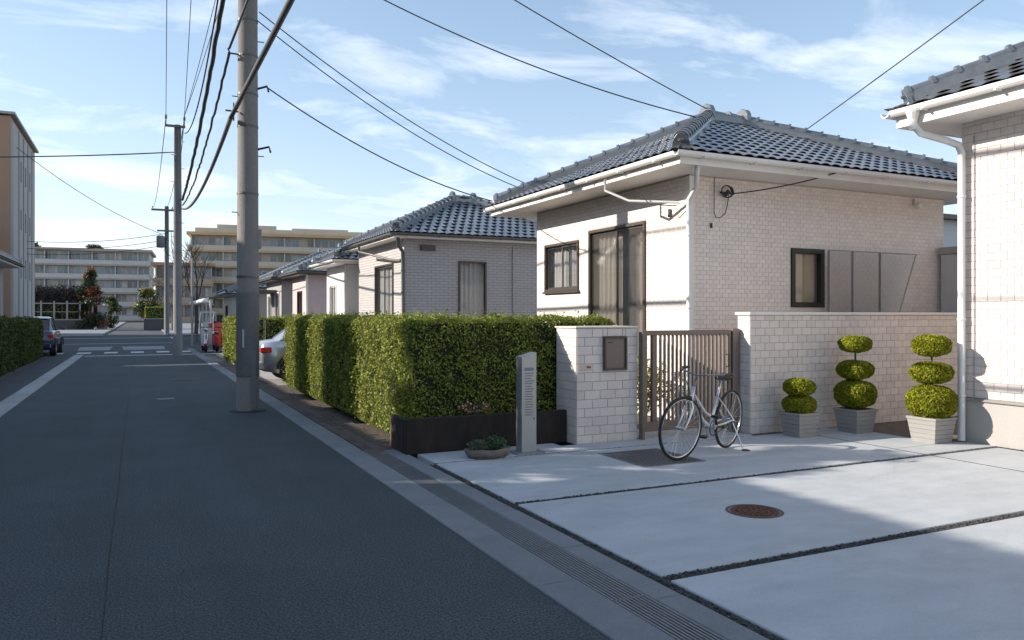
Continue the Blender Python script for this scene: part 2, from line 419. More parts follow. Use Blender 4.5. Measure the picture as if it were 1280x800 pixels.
def hedge(name, label, boxes, dens, lsize, group=None, leaf=None):
    x = [b[0] for b in boxes] + [b[1] for b in boxes]; y = [b[2] for b in boxes] + [b[3] for b in boxes]
    root = thing(name, label, 'hedge', ((min(x) + max(x)) / 2, (min(y) + max(y)) / 2, 0), group)
    mb = MB(); Ps = []; Ns = []
    for b in boxes:
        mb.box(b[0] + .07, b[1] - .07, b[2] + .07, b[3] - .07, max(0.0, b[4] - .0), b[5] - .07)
        p, n = box_points(*b[:6], dens, b[6] if len(b) > 6 else 'xXyYZ')
        Ps.append(p); Ns.append(n)
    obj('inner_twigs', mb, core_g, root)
    stuff(link('foliage', leaf_mesh('foliage', np.vstack(Ps), np.vstack(Ns), lsize, leaf or leaf_h), root))
    return root

# ---------------------------------------------------------------- masonry
BRICKS = {}
def brick_mesh(wd, ht, mat, d=0.006, ch=0.002):
    key = (round(wd, 3), round(ht, 3), mat.name)
    if key in BRICKS: return BRICKS[key]
    a, b = wd / 2, ht / 2
    mb = MB()
    mb.v = [(-a, 0, -b), (a, 0, -b), (a, 0, b), (-a, 0, b), (-a, -d + ch, -b), (a, -d + ch, -b), (a, -d + ch, b), (-a, -d + ch, b),
            (-a + ch, -d, -b + ch), (a - ch, -d, -b + ch), (a - ch, -d, b - ch), (-a + ch, -d, b - ch)]
    mb.f = [(0, 1, 5, 4), (1, 2, 6, 5), (2, 3, 7, 6), (3, 0, 4, 7), (4, 5, 9, 8), (5, 6, 10, 9), (6, 7, 11, 10), (7, 4, 8, 11), (8, 9, 10, 11)]
    BRICKS[key] = mb.mesh('brick', mat); return BRICKS[key]
def lay_bricks(parent, o, yaw, L, z0, z1, mat, bw=0.2, bh=0.1, j=0.0045, holes=(), keep=None, limit=300, bond=0.5, proud=0.0):
    """running bond of single tiles on a wall face. o = lower left corner seen from outside, yaw = wall direction"""
    e = Vector((math.cos(yaw), math.sin(yaw), 0)); nrm = Vector((math.sin(yaw), -math.cos(yaw), 0))
    todo = []
    rows = int(math.ceil((z1 - z0) / bh - 1e-6))
    for r in range(rows):
        za = z0 + r * bh; zb = min(za + bh, z1)
        s = -(bond * bw if r % 2 else 0)
        while s < L - 1e-6:
            a, b = max(s, 0), min(s + bw, L)
            s += bw
            spans = [(a, b, za, zb)]
            for h in holes:
                nxt = []
                for (p, q, u, v) in spans:
                    if q <= h[0] or p >= h[1] or v <= h[2] or u >= h[3]: nxt.append((p, q, u, v)); continue
                    if p < h[0]: nxt.append((p, h[0], u, v))
                    if q > h[1]: nxt.append((h[1], q, u, v))
                    p2, q2 = max(p, h[0]), min(q, h[1])
                    if u < h[2]: nxt.append((p2, q2, u, h[2]))
                    if v > h[3]: nxt.append((p2, q2, h[3], v))
                spans = nxt
            for (p, q, u, v) in spans:
                if q - p > 0.02 and v - u > 0.02: todo.append((p, q, u, v))
    o = Vector(o)
    def cen(t): return o + e * ((t[0] + t[1]) / 2) + Vector((0, 0, (t[2] + t[3]) / 2)) + nrm * proud
    ok = [t for t in todo if keep is None or keep(cen(t))]
    ok.sort(key=lambda t: (cen(t) - CAMP).length)
    ind = ok[:limit]; inds = set(ind)
    for t in ind:
        c = cen(t) + nrm * random.uniform(-.0008, .0008)
        piece('brick', brick_mesh(t[1] - t[0] - j, t[3] - t[2] - j, mat), parent, c, (0, 0, yaw))
    rest = [t for t in todo if t not in inds]
    if rest:
        mb = MB()
        for t in rest:
            c = cen(t); me = brick_mesh(t[1] - t[0] - j, t[3] - t[2] - j, mat)
            b = len(mb.v)
            mb.v += [tuple(c + e * v.co.x - nrm * v.co.y + Vector((0, 0, v.co.z))) for v in me.vertices]
            mb.f += [tuple(b + i for i in p.vertices) for p in me.polygons]
        stuff(obj('brick_field', mb, mat, parent))
def wall_panel(name, parent, o, yaw, L, z0, z1, thick, mat, holes=()):
    """a wall slab with real openings; outer face on the line from o along yaw"""
    e = Vector((math.cos(yaw), math.sin(yaw), 0)); n = Vector((math.sin(yaw), -math.cos(yaw), 0)); o = Vector(o)
    xs = sorted({0, L, *[h[0] for h in holes], *[h[1] for h in holes]}); zs = sorted({z0, z1, *[h[2] for h in holes], *[h[3] for h in holes]})
    mb = MB()
    def P(s, z, d): return o + e * s + Vector((0, 0, z)) - n * d
    for i in range(len(xs) - 1):
        for k in range(len(zs) - 1):
            cx, cz = (xs[i] + xs[i + 1]) / 2, (zs[k] + zs[k + 1]) / 2
            if any(h[0] < cx < h[1] and h[2] < cz < h[3] for h in holes): continue
            a, b, c, d = xs[i], xs[i + 1], zs[k], zs[k + 1]
            mb.quad(P(a, c, 0), P(b, c, 0), P(b, d, 0), P(a, d, 0)); mb.quad(P(a, d, thick), P(b, d, thick), P(b, c, thick), P(a, c, thick))
    for (a, b, c, d) in [(h[0], h[1], h[2], h[3]) for h in holes]:
        for (p, q) in (((a, c), (b, c)), ((b, c), (b, d)), ((b, d), (a, d)), ((a, d), (a, c))):
            mb.quad(P(*p, 0), P(*p, thick), P(*q, thick), P(*q, 0))
    return obj(name, mb, mat, parent)
def window(parent, o, yaw, a, b, c, d, frame_m, fw=0.05, panes=1, depth=0.05, curtain='plain', screen=-1, sill=True, name='window'):
    """window set into an opening: outer frame, sash stiles, panes of glass, curtain behind"""
    e = Vector((math.cos(yaw), math.sin(yaw), 0)); n = Vector((math.sin(yaw), -math.cos(yaw), 0)); o = Vector(o); Z = Vector((0, 0, 1))
    def bar(mb, s0, s1, z0, z1, d0, d1):
        mb.obox(o + e * ((s0 + s1) / 2) + Z * ((z0 + z1) / 2) - n * ((d0 + d1) / 2), e, n, Z, (s1 - s0) / 2, (d1 - d0) / 2, (z1 - z0) / 2)
    fr = MB()
    bar(fr, a, b, d - fw, d, -.035, .06); bar(fr, a, b, c, c + fw, -.035, .06)
    bar(fr, a, a + fw, c + fw, d - fw, -.034, .06); bar(fr, b - fw, b, c + fw, d - fw, -.034, .06)
    win = obj(name, fr, frame_m, parent, bevel=0.004)
    if sill:
        s = MB(); bar(s, a - .03, b + .03, c - .035, c - .002, -.06, .01); obj('sill', s, frame_m, win)
    ww = (b - a - 2 * fw) / panes
    for i in range(panes):
        p0 = a + fw + i * ww; p1 = p0 + ww; off = 0.0 if i % 2 else 0.018
        sash = MB(); sf = fw * 0.75
        if panes > 1:
            bar(sash, p0, p0 + sf, c + fw, d - fw, off, off + .02); bar(sash, p1 - sf, p1, c + fw, d - fw, off, off + .02)
            bar(sash, p0 + sf, p1 - sf, c + fw, c + fw + sf, off, off + .02); bar(sash, p0 + sf, p1 - sf, d - fw - sf, d - fw, off, off + .02)
            obj('sash', sash, frame_m, win)
        g = MB(); bar(g, p0, p1, c + fw, d - fw, off + .008, off + .013)
        obj('pane', g, net_glass if i == screen or screen == 2 else glass, win)
    cu = MB(); N_ = max(12, int((b - a) / 0.02)); pts0 = []; pts1 = []
    if curtain == 'blind':
        bar(cu, a + fw, b - fw, c + fw, d - fw, .11, .115); obj('blind', cu, curtain_c, win)
    elif curtain:
        for side in ((a, a + (b - a) * .42), (a + (b - a) * .6, b)) if curtain == 'split' else ((a, b),):
            pts0 = []; pts1 = []
            for i in range(N_ + 1):
                s = side[0] + (side[1] - side[0]) * i / N_
                q = .14 + .025 * math.sin(s * 48) + .01 * math.sin(s * 91)
                pts0.append(o + e * s + Z * c - n * q); pts1.append(o + e * s + Z * d - n * q)
            cu.loft([pts0, pts1], closed=False, caps=False)
        obj('curtain', cu, curtain_m, win, smooth=True)
    return win

# ---------------------------------------------------------------- tiled roofs
TILE_ME = {}
def tile_verts(wd, ln, amp=0.014, lip=0.008, n=8):
    top = []; mb = MB()
    def prof(x):   # arched pan tile
        return amp * (-math.cos(2 * math.pi * x) * 0.8 - 0.2 * math.cos(4 * math.pi * x))
    for k, (y, lift) in enumerate(((-0.02, 0.022), (ln, 0.0))):
        for i in range(n + 1):
            x = (i / n - .5) * wd * 1.03
            mb.v.append((x, y, prof(i / n) + lift + .012))
    for i in range(n + 1):
        x = (i / n - .5) * wd * 1.03
        mb.v.append((x, -0.02, prof(i / n) + .022 + .012 - lip))
    for i in range(n):
        mb.f.append((i, i + 1, n + 2 + i, n + 1 + i)); mb.f.append((2 * n + 2 + i, 2 * n + 3 + i, i + 1, i))
    return mb
def hip_roof(root, x0, x1, y0, y1, ze, slope, mat, wd=0.27, ln=0.24, keep=None, limit=0, sides='SWNE', capr=0.085, oni=True, fine=True):
    half = min(x1 - x0, y1 - y0) / 2; zr = ze + half * slope; alongx = (x1 - x0) >= (y1 - y0)
    if alongx: A = Vector((x0 + half, y0 + half, zr)); B = Vector((x1 - half, y0 + half, zr))
    else: A = Vector((x0 + half, y0 + half, zr)); B = Vector((x0 + half, y1 - half, zr))
    dk = MB(); h = 0.02
    c = [Vector(p) for p in ((x0, y0, ze), (x1, y0, ze), (x1, y1, ze), (x0, y1, ze))]
    if alongx: faces = [(c[0], c[1], B, A), (c[1], c[2], B), (c[2], c[3], A, B), (c[3], c[0], A)]
    else: faces = [(c[0], c[1], A), (c[1], c[2], B, A), (c[2], c[3], B), (c[3], c[0], A, B)]
    for f in faces: dk.quad(*[p - Vector((0, 0, h)) for p in f])
    dk.quad(*[p - Vector((0, 0, .05)) for p in reversed(c)])
    for i in range(4):
        p, q = c[i], c[(i + 1) % 4]
        dk.quad(p - Vector((0, 0, .05)), q - Vector((0, 0, .05)), q - Vector((0, 0, h)), p - Vector((0, 0, h)))
    roof = obj('roof', dk, roof_dark, root)
    tb = tile_verts(wd, ln + .03); tme = tb.mesh('tile', mat, smooth=False)
    sides_d = {'S': (c[0], Vector((1, 0, 0)), Vector((0, 1, 0)), x1 - x0), 'E': (c[1], Vector((0, 1, 0)), Vector((-1, 0, 0)), y1 - y0),
               'N': (c[2], Vector((-1, 0, 0)), Vector((0, -1, 0)), x1 - x0), 'W': (c[3], Vector((0, -1, 0)), Vector((1, 0, 0)), y1 - y0)}
    cs = 1 / math.sqrt(1 + slope * slope); todo = []
    for k in sides:
        o, e, n, L = sides_d[k]
        up = (n + Vector((0, 0, slope))).normalized(); nz = e.cross(up)
        step = ln * cs; rows = int(half / step) + 1
        for r in range(rows):
            t = r * step - 0.03
            cols = int(L / wd) + 2
            for i in range(cols):
                s = (i + .5) * wd + (0.5 * wd if r % 2 else 0)
                if s < t - wd * .5 or s > L - t + wd * .5: continue
                p = o + e * s + n * t + Vector((0, 0, slope * t))
                mt = Matrix((( *[e[0]], up[0], nz[0], p[0]), (e[1], up[1], nz[1], p[1]), (e[2], up[2], nz[2], p[2]), (0, 0, 0, 1)))
                edge = s - wd * .6 < t + step * 1.2 or s + wd * .6 > L - t - step * 1.2
                todo.append((k, mt, edge, o, e, n, L))
    ind = set()
    if limit:
        cand = [i for i, q in enumerate(todo) if keep is None or keep(q[0], q[1].translation)]
        cand.sort(key=lambda i: (todo[i][1].translation - CAMP).length); ind = set(cand[:limit])
    field = MB()
    for i, (k, mt, edge, o, e, n, L) in enumerate(todo):
        vs = [mt @ Vector(v) for v in tb.v]; fs = tb.f
        if edge:
            bm = bmesh.new(); bv = [bm.verts.new(v) for v in vs]
            for f in fs: bm.faces.new([bv[q] for q in f])
            for (po, pn) in ((o, (n - e)), (o + e * L, (n + e))):
                bmesh.ops.bisect_plane(bm, geom=list(bm.verts) + list(bm.edges) + list(bm.faces), plane_co=po, plane_no=pn, clear_outer=True)
            if len(bm.faces) == 0: bm.free(); continue
            bm.verts.index_update()
            vs = [v.co.copy() for v in bm.verts]; fs = [tuple(v.index for v in f.verts) for f in bm.faces]; bm.free()
        if i in ind:
            if edge:
                m2 = MB(); m2.v = [tuple(v) for v in vs]; m2.f = list(fs); obj('tile', m2, mat, roof)
            else:
                t = bpy.data.objects.new('tile', tme); COL.objects.link(t); t.parent = roof; t.matrix_local = mt
        else:
            b = len(field.v); field.v += [tuple(v) for v in vs]; field.f += [tuple(b + q for q in f) for f in fs]
    if field.v: stuff(obj('tile_field', field, mat, roof))
    # hips and ridge: bedding course + overlapping cap tiles
    cap_seg = 8; cap = MB(); lg = 0.30
    r0, r1 = capr, capr * 0.82; ring = []
    for (y, rr) in ((-lg * .5, r0 * 1.0), (-lg * .5, r0 * 1.22), (-lg * .36, r0 * 1.22), (-lg * .34, r0), (lg * .55, r1)):
        ring.append([Vector((rr * math.cos(math.pi * a / cap_seg), y, rr * math.sin(math.pi * a / cap_seg))) for a in range(cap_seg + 1)])
    cap.loft(ring, closed=False, caps=True); cap_me = cap.mesh('ridge_tile', mat, fix=True)
    lines = [(c[0], A), (c[3], A if alongx else B), (c[1], B if alongx else A), (c[2], B)]
    if (B - A).length > .05: lines.append((A, B))
    bed = MB()
    for li, (p, q) in enumerate(lines):
        d = q - p; ln_ = d.length; d.normalize(); sx = d.cross(Vector((0, 0, 1))).normalized(); nz = sx.cross(d)
        if li < 4: p = p + d * 0.22; ln_ -= .22
        b0 = .055; ht = .05 if li < 4 else .08
        for lay, (hw, za, zb) in enumerate(((capr * 1.35, -.03, .06), (capr * 1.12, .06, .10))):
            bed.obox(p + d * (ln_ / 2) + nz * ((za + zb) / 2), d, sx, nz, ln_ / 2, hw, (zb - za) / 2)
        k = max(1, int(ln_ / (lg * .9))); st = ln_ / k
        for i in range(k):
            pc = p + d * (st * (i + .5)) + nz * .10
            mt = Matrix(((sx[0], d[0], nz[0], pc[0]), (sx[1], d[1], nz[1], pc[1]), (sx[2], d[2], nz[2], pc[2]), (0, 0, 0, 1)))
            t = bpy.data.objects.new('ridge_tile', cap_me); COL.objects.link(t); t.parent = roof; t.matrix_local = mt
        if oni and li < 4:
            en = MB(); w_ = capr * 1.35
            prof = [(-w_, -.06), (-w_, .06), (-w_ * .8, .12), (-w_ * .4, .17), (0, .19), (w_ * .4, .17), (w_ * .8, .12), (w_, .06), (w_, -.06)]
            en.loft([[p + d * (-.05) + sx * a + nz * b for a, b in prof], [p + d * .03 + sx * a + nz * b for a, b in prof]], caps=True)
            en.lathe([(0.0, 0), (.035, .0), (.05, .02), (.05, .03)], 8, tuple(p - d * .05 + nz * .07))
            obj('end_tile', en, mat, roof, fix=True, bevel=.008)
    if oni and (B - A).length > .05:
        for pt, s in ((A, -1), (B, 1)):
            en = MB(); dd = (B - A).normalized() * s; sx = dd.cross(Vector((0, 0, 1)))
            prof = [(-.17, 0), (-.17, .14), (-.12, .22), (0, .27), (.12, .22), (.17, .14), (.17, 0)]
            en.loft([[pt + dd * .0 + sx * a + Vector((0, 0, b + .02)) for a, b in prof], [pt + dd * .1 + sx * a + Vector((0, 0, b + .02)) for a, b in prof]], caps=True)
            obj('end_tile', en, mat, roof, fix=True, bevel=.012)
    obj('hip_bedding', bed, mat, roof)
    return roof
def eaves(root, x0, x1, y0, y1, ze, wx0, wx1, wy0, wy1, trim, gut, fas=0.13, gr=0.055):
    so = MB()
    zs = ze - fas
    so.box(x0 + .06, x1 - .06, y0 + .06, y1 - .06, zs, zs + .02)
    obj('soffit', so, trim, root)
    fa = MB(); t = .03
    fa.box(x0 + .03, x1 - .03, y0 + .03, y0 + .06, zs - .01, ze - .03); fa.box(x0 + .03, x1 - .03, y1 - .06, y1 - .03, zs - .01, ze - .03)
    fa.box(x0 + .03, x0 + .06, y0 + .06, y1 - .06, zs - .01, ze - .03); fa.box(x1 - .06, x1 - .03, y0 + .06, y1 - .06, zs - .01, ze - .03)
    obj('fascia', fa, trim, root)
    # gutters: an open half-round trough on each side
    prof = [(-gr, 0.012), (-gr, 0), (-gr * .86, -gr * .55), (-gr * .5, -gr * .9), (0, -gr), (gr * .5, -gr * .9), (gr * .86, -gr * .55), (gr, 0),
            (gr - .008, 0), (gr * .72, -gr * .45), (0, -gr * .85), (-gr * .72, -gr * .45), (-gr + .008, 0)]
    zc = ze - .045
    gap = gr - .03 + .002
    ex = gr * 2
    runs = [((x0 - gap - gr, y0 - gap), (x1 + gap + gr, y0 - gap), (0, 1)), ((x0 - gap - gr, y1 + gap), (x1 + gap + gr, y1 + gap), (0, 1)),
            ((x0 - gap, y0 - gap + gr), (x0 - gap, y1 + gap - gr), (1, 0)), ((x1 + gap, y0 - gap + gr), (x1 + gap, y1 + gap - gr), (1, 0))]
    for p, q, s in runs:
        g = MB(); ring = []
        for pt in (p, q): ring.append([Vector((pt[0] + s[0] * a, pt[1] + s[1] * a, zc + b)) for a, b in prof])
        g.loft(ring, caps=True)
        go = obj('gutter', g, gut, root, fix=True)
        L = math.hypot(q[0] - p[0], q[1] - p[1]); k = max(2, int(L / .8))
        hx = .012 if s[0] == 0 else gr + .006; hy = .012 if s[1] == 0 else gr + .006
        bme = MB().box(-hx, hx, -hy, hy, -.006, .012).mesh('gutter_bracket', gut)
        for i in range(k):
            u = (i + .5) / k; piece('gutter_bracket', bme, go, (p[0] + (q[0] - p[0]) * u, p[1] + (q[1] - p[1]) * u, zc - gr))
def downpipe(root, pts, r, mat, clips=()):
    o = obj('downpipe', MB().tube(pts, r, 12), mat, root, smooth=True)
    for z in clips:
        x, y = pts[-1][0], pts[-1][1]
        obj('pipe_clip', MB().lathe([(r + .006, -.012), (r + .008, 0), (r + .006, .012)], 12, (x, y, z)), hw_m if False else mat, o)
    return o

# ================================================================ the setting: ground, road, gutter, driveway
struct('ground', MB().box(-400, 400, -60, 700, -0.30, -0.06), ground_m)
struct('road', MB().box(-1.82, 1.965, -6, 33.2, -0.08, 0.0), asphalt)
seam = MB()
for i in range(40):
    y = -5 + i; wv = .004 * math.sin(i * 1.7)
    seam.box(-.157 + wv, -.150 + wv, y, y + 1.0, 0.0005, 0.0022)
struct('road_seam', seam, seam_c)
# old trench patch and cracks in the asphalt
struct('intersection', MB().box(-40, 4.6, 33.2, 60, -0.08, -0.004), asphalt_old)
struct('far_road', MB().box(-2.2, 2.1, 60, 420, -0.08, -0.006), asphalt_old)
struct('far_pavement', MB().prism([(-40, 60.0), (-2.2, 60.0), (-2.35, 70), (-2.2, 90), (-2.2, 200), (-40, 200)], -.05, .10), kerb_c)
struct('far_pavement', MB().prism([(2.1, 60.0), (30, 60.0), (30, 200), (2.1, 200)], -.05, .10), kerb_c)

gut_r = bpy.data.objects.new('gutter_strip', None); COL.objects.link(gut_r); gut_r['kind'] = 'structure'; gut_r.location = (2.1, 0, 0)
k_a = MB().box(-.133, .133, -.497, .497, -.08, 0.006).mesh('kerb_stone', kerb_c, bevel=.006)
for i in range(42):
    piece('kerb_stone', k_a, gut_r, (2.107, -4.0 + i * 1.0 + .3, random.uniform(-.002, .002)))
k_b = MB().box(-.088, .088, -.497, .497, -.08, 0.006).mesh('kerb_stone', kerb_c, bevel=.006)
for i in range(12):
    piece('kerb_stone', k_b, gut_r, (2.538, -4.0 + i * 1.0 + .85, random.uniform(-.002, .002)))
obj('drain_channel', MB().box(2.245, 2.447, -5, 8.38, -.12, -.07), seam_c, gut_r)
gb = MB()
for i in range(9):
    x = 2.252 + i * 0.0235
    gb.box(x - .0065, x + .0065, -.49, .49, -.035, .003)
for v in gb.v: pass
gb.v = [(a - 2.346, b, c) for a, b, c in gb.v]
for k in range(9):
    yy = -.42 + k * .105
    gb.box(-.094, .094, yy - .004, yy + .004, -.034, -.012)
gb.box(-.098, .098, -.497, -.491, -.035, .0035); gb.box(-.098, .098, .491, .497, -.035, .0035)
g_me = gb.mesh('drain_grate', steel_grate)
for i in range(12):
    piece('drain_grate', g_me, gut_r, (2.346, -4.0 + i * 1.0 + .93, 0))

# gravel beds between the slabs
def gravel_strip(x0, x1, y0, y1, n, parent=None):
    struct('gravel_joint', MB().box(x0, x1, y0, y1, -.075, -.008), gravel_m)
    mb = MB()
    for _ in range(n):
        x = random.uniform(x0 + .008, x1 - .008); y = random.uniform(y0, y1); s = random.uniform(.006, .013)
        b = len(mb.v); a = random.random() * 6
        z = -.006 + random.uniform(-.004, .006)
        for k in range(4):
            mb.v.append((x + s * math.cos(a + k * 1.57) * random.uniform(.7, 1.3), y + s * math.sin(a + k * 1.57) * random.uniform(.7, 1.3), z))
        mb.v.append((x, y, z + s * .7)); mb.v.append((x, y, z - s * .7))
        mb.f += [(b, b + 1, b + 4), (b + 1, b + 2, b + 4), (b + 2, b + 3, b + 4), (b + 3, b, b + 4), (b + 1, b, b + 5), (b + 2, b + 1, b + 5), (b + 3, b + 2, b + 5), (b, b + 3, b + 5)]
    o = obj('gravel', mb, gravel_m); o['kind'] = 'stuff'; o['label'] = 'dark loose gravel filling the joint between driveway slabs'; o['category'] = 'gravel'
gravel_strip(2.629, 2.706, -4, 7.36, 3600)
gravel_strip(2.705, 8.84, 5.515, 5.585, 2600)
gravel_strip(2.705, 8.84, 3.56, 3.645, 3200)
struct('slab_seam', MB().box(7.610, 7.636, 3.65, 7.05, -.07, .0052), M('seam_grey', (.11, .11, .11), .95, .3, 30, .6, 90))
drive = bpy.data.objects.new('driveway', None); COL.objects.link(drive); drive['kind'] = 'structure'; drive.location = (5.5, 4, 0)
SLABS = [(2.708, 7.614, 5.588, 7.375), (7.632, 8.845, 5.588, 5.97), (7.632, 8.49, 5.975, 7.05), (7.632, 8.49, 7.055, 7.44), (2.708, 7.614, 3.648, 5.512), (7.632, 8.76, 3.648, 5.512), (2.708, 8.845, -4, 3.557)]
for (a, b, c, d) in SLABS:
    obj('slab', MB().box(a, b, c, d, -.08, 0.004), concrete, drive, bevel=.006)
obj('slab', MB().box(2.70, 4.35, 7.405, 7.93, -.08, 0.012), concrete, drive, bevel=.005)
obj('slab', MB().box(4.365, 6.9, 7.405, 7.74, -.08, 0.010), concrete, drive, bevel=.005)
obj('slab', MB().box(5.45, 6.9, 7.75, 8.4, -.08, 0.018), concrete, drive, bevel=.005)
gravel_strip(2.70, 7.45, 7.377, 7.403, 700)
gravel_strip(8.765, 8.845, 3.65, 5.51, 600)
struct('side_passage', MB().box(8.495, 13.5, 5.98, 7.45, -.07, 0.002), M('passage_ground', (0.15, 0.12, 0.095), 0.95, 0.2, 5, 0.8, 60, speck=.2))
struct('garden_ground', MB().box(2.7, 30, 8.42, 17.3, -.06, -.012), soil)
struct('garden_ground', MB().box(2.7, 30, 17.3, 60, -.06, -.014), M('yard_concrete', (0.30, 0.29, 0.28), 0.9, 0.1, 1, 0.4, 60, stain=.3, stain_col=(.2, .19, .18)))
# paved margin beside the hedge
pv = MB()
for r in range(4):
    y = 8.0 + (r % 2) * .1
    while y < 25.0:
        x = 2.262 + r * .112
        z = random.uniform(-.003, .003)
        pv.box(x, x + .106, y, y + .194, -.05, .002 + z); y += .2
pav = struct('pavement', MB().box(2.25, 2.72, 7.98, 25.2, -.07, -.012), seam_c)
stuff(obj('paver_field', pv, paver_m, pav))
# left margin: pale gutter stones and dark strip
gl = bpy.data.objects.new('gutter_strip', None); COL.objects.link(gl); gl['kind'] = 'structure'; gl.location = (-2, 0, 0)
k_l = MB().box(-.155, .155, -.497, .497, -.08, 0.006).mesh('kerb_stone', M('kerb_pale', (0.36, 0.36, 0.36), .85, .1, 3, .5, 90, island=.1, stain=.3, stain_col=(.22, .22, .22)), bevel=.006)
for i in range(38): piece('kerb_stone', k_l, gl, (-1.978, -4.0 + i, random.uniform(-.002, .002)))
struct('verge_strip', MB().box(-2.9, -2.137, -5, 33.2, -.08, .002), asphalt_old)
struct('left_yard', MB().box(-40, -2.9, -20, 33.2, -.08, -.003), M('yard_earth', (0.12, 0.095, 0.078), .95, .25, 3, .8, 30))

# road markings and covers
mk = MB(); mk.box(-1.75, 3.2, 32.15, 32.45, .0005, .004); struct('stop_line', mk, paint_w)
cw = bpy.data.objects.new('crosswalk', None); COL.objects.link(cw); cw['kind'] = 'structure'; cw.location = (0, 36, 0)
for i in range(7):
    x = -3.1 + i * .95
    obj('stripe', MB().box(x, x + .48, 34.4, 35.6, -.003, .001), paint_w, cw)
for (a, b, c, d) in ((-2.3, -1.1, 37.5, 41.5), (-.55, 1.1, 37.5, 41.5)):
    obj('stripe', MB().prism([(a, c), (b, c), (b + .05, d), (a - .12, d)], -.003, .001), M('paint_worn_shaded', (.24, .26, .28), .8, .15, 3, .3, 90, stain=.5, stain_col=(.18, .18, .19)), cw)  # worn paint, dimmed further: shade over the intersection put into its colour
for (a, b, c, d) in ((-6, 1.9, 46.0, 46.25), (-5, 2.2, 57, 57.4), (2.0, 2.2, 46.2, 59)):
    obj('stripe', MB().box(a, b, c, d, -.003, .001), paint_w, cw)
def cover(name, label, x, y, r, mat, group=None):
    root = thing(name, label, 'manhole', (x, y, 0), group)
    obj('rim', MB().lathe([(r + .03, -.04), (r + .03, .007), (r + .006, .007), (r + .006, -.01)], 36, (x, y, 0)), iron_m, root)
    obj('lid', MB().lathe([(r, -.03), (r, .006), (r - .02, .008), (r - .022, .005), (.02, .005)], 36, (x, y, 0)), mat, root)
    p = MB()
    for rr in (.25, .5, .72):
        n = int(rr * 28)
        for i in range(n):
            a = 2 * math.pi * i / n
            cx, cy = x + rr * r * math.cos(a), y + rr * r * math.sin(a)
            p.obox((cx, cy, .007), (-math.sin(a), math.cos(a), 0), (math.cos(a), math.sin(a), 0), (0, 0, 1), .011, .007, .003)
    stuff(obj('raised_pattern', p, mat, root))
cover('manhole_cover', 'round rusty brown manhole cover set in the pale driveway slab', 4.24, 4.53, .185, rust_m)
cover('manhole_cover', 'grey iron manhole cover in the dark asphalt of the lane', 1.0, 19.7, .30, iron_m)
cover('manhole_cover', 'small pale metal access lid in the dark asphalt of the lane', .45, 15.2, .14, M('lid_pale', (.32, .31, .3), .6, .2, 14, .3, 80, metal=.3))
# driveway drain grating
gd = thing('drain_grating', 'square steel drain grating let into driveway before the gate', 'grating', (4.85, 6.72, 0))
obj('frame', MB().box(4.48, 5.25, 6.30, 6.325, 0.0045, .009).box(4.48, 5.25, 7.115, 7.14, .0045, .009).box(4.48, 4.505, 6.325, 7.115, .0045, .009).box(5.225, 5.25, 6.325, 7.115, .0045, .009), steel_grate, gd)
obj('recess', MB().box(4.505, 5.225, 6.325, 7.115, .0042, .0052), seam_c, gd)
bm_ = MB()
for i in range(17): bm_.box(4.515 + i * .042, 4.533 + i * .042, 6.325, 7.115, .0055, .010)
for i in range(9): bm_.box(4.505, 5.225, 6.40 + i * .08, 6.408 + i * .08, .0055, .0085)
obj('bars', bm_, steel_grate, gd)

# ================================================================ main house
H1 = dict(x0=6.88, x1=12.2, y0=8.6, y1=13.15, zt=3.46)
h = thing('tiled_house', 'pale pink brick tiled bungalow with blue-grey hip roof behind the slatted gate', 'house', (9.5, 10.9, 0))
FH = [(8.75 - 6.88, 9.42 - 6.88, 1.62, 2.50)]
SH = [(13.15 - 12.81, 13.15 - 11.58, 1.93, 2.80), (13.15 - 11.24, 13.15 - 9.62, .55, 2.92)]
wf = wall_panel('front_wall', h, (6.88, 8.6, 0), 0, 12.2 - 6.88, 0, 3.46, .16, mortar, FH)
ws = wall_panel('street_wall', h, (6.88, 13.15, 0), R(-90), 13.15 - 8.6, 0, 3.46, .159, mortar, SH)
wall_panel('back_wall', h, (12.2, 13.15, 0), R(180), 12.2 - 6.88, 0, 3.46, .16, tile_wall)
wall_panel('side_wall', h, (12.2, 8.6, 0), R(90), 13.15 - 8.6, 0, 3.46, .159, tile_wall)
obj('floor_slab', MB().box(7.05, 12.03, 8.78, 12.98, 0, .5), dark_int, h)
lay_bricks(wf, (6.88, 8.6, 0), 0, 5.32, 0.0, 3.43, tile_wall, bw=.115, bh=.0625, j=.0036, holes=FH, limit=150, keep=lambda c: c.z > 1.55)
lay_bricks(ws, (6.88, 13.15, 0), R(-90), 4.55, 0.0, 3.43, tile_wall, bw=.115, bh=.0625, j=.0036, holes=SH, limit=150, keep=lambda c: c.z > 1.5)
# corner strip beside the street corner
obj('corner_trim', MB().box(6.858, 6.93, 8.578, 8.65, 0, 3.43), white_trim, h)
window(h, (6.88, 8.6, 0), 0, *FH[0], black_fr, fw=.075, curtain='blind', sill=False)
window(h, (6.88, 13.15, 0), R(-90), *SH[0], bronze, fw=.045, panes=2, curtain='plain')
window(h, (6.88, 13.15, 0), R(-90), *SH[1], bronze, fw=.05, panes=2, curtain='plain', screen=2, sill=False)
def rkeep(k, p): return k in 'SW'
hip_roof(h, 6.2, 12.88, 7.95, 13.9, 3.62, .455, roof_tile, wd=.2, ln=.26, keep=rkeep, limit=300)
eaves(h, 6.2, 12.88, 7.95, 13.9, 3.62, 6.88, 12.2, 8.6, 13.15, white_trim, white_trim, fas=.17)
downpipe(h, [(6.55, 8.02, 3.50), (6.55, 8.04, 3.38), (6.75, 8.3, 3.22), (6.81, 8.52, 3.10), (6.81, 8.53, 2.9), (6.81, 8.53, .02)], .034, pipe_w, clips=(2.6, 1.6))
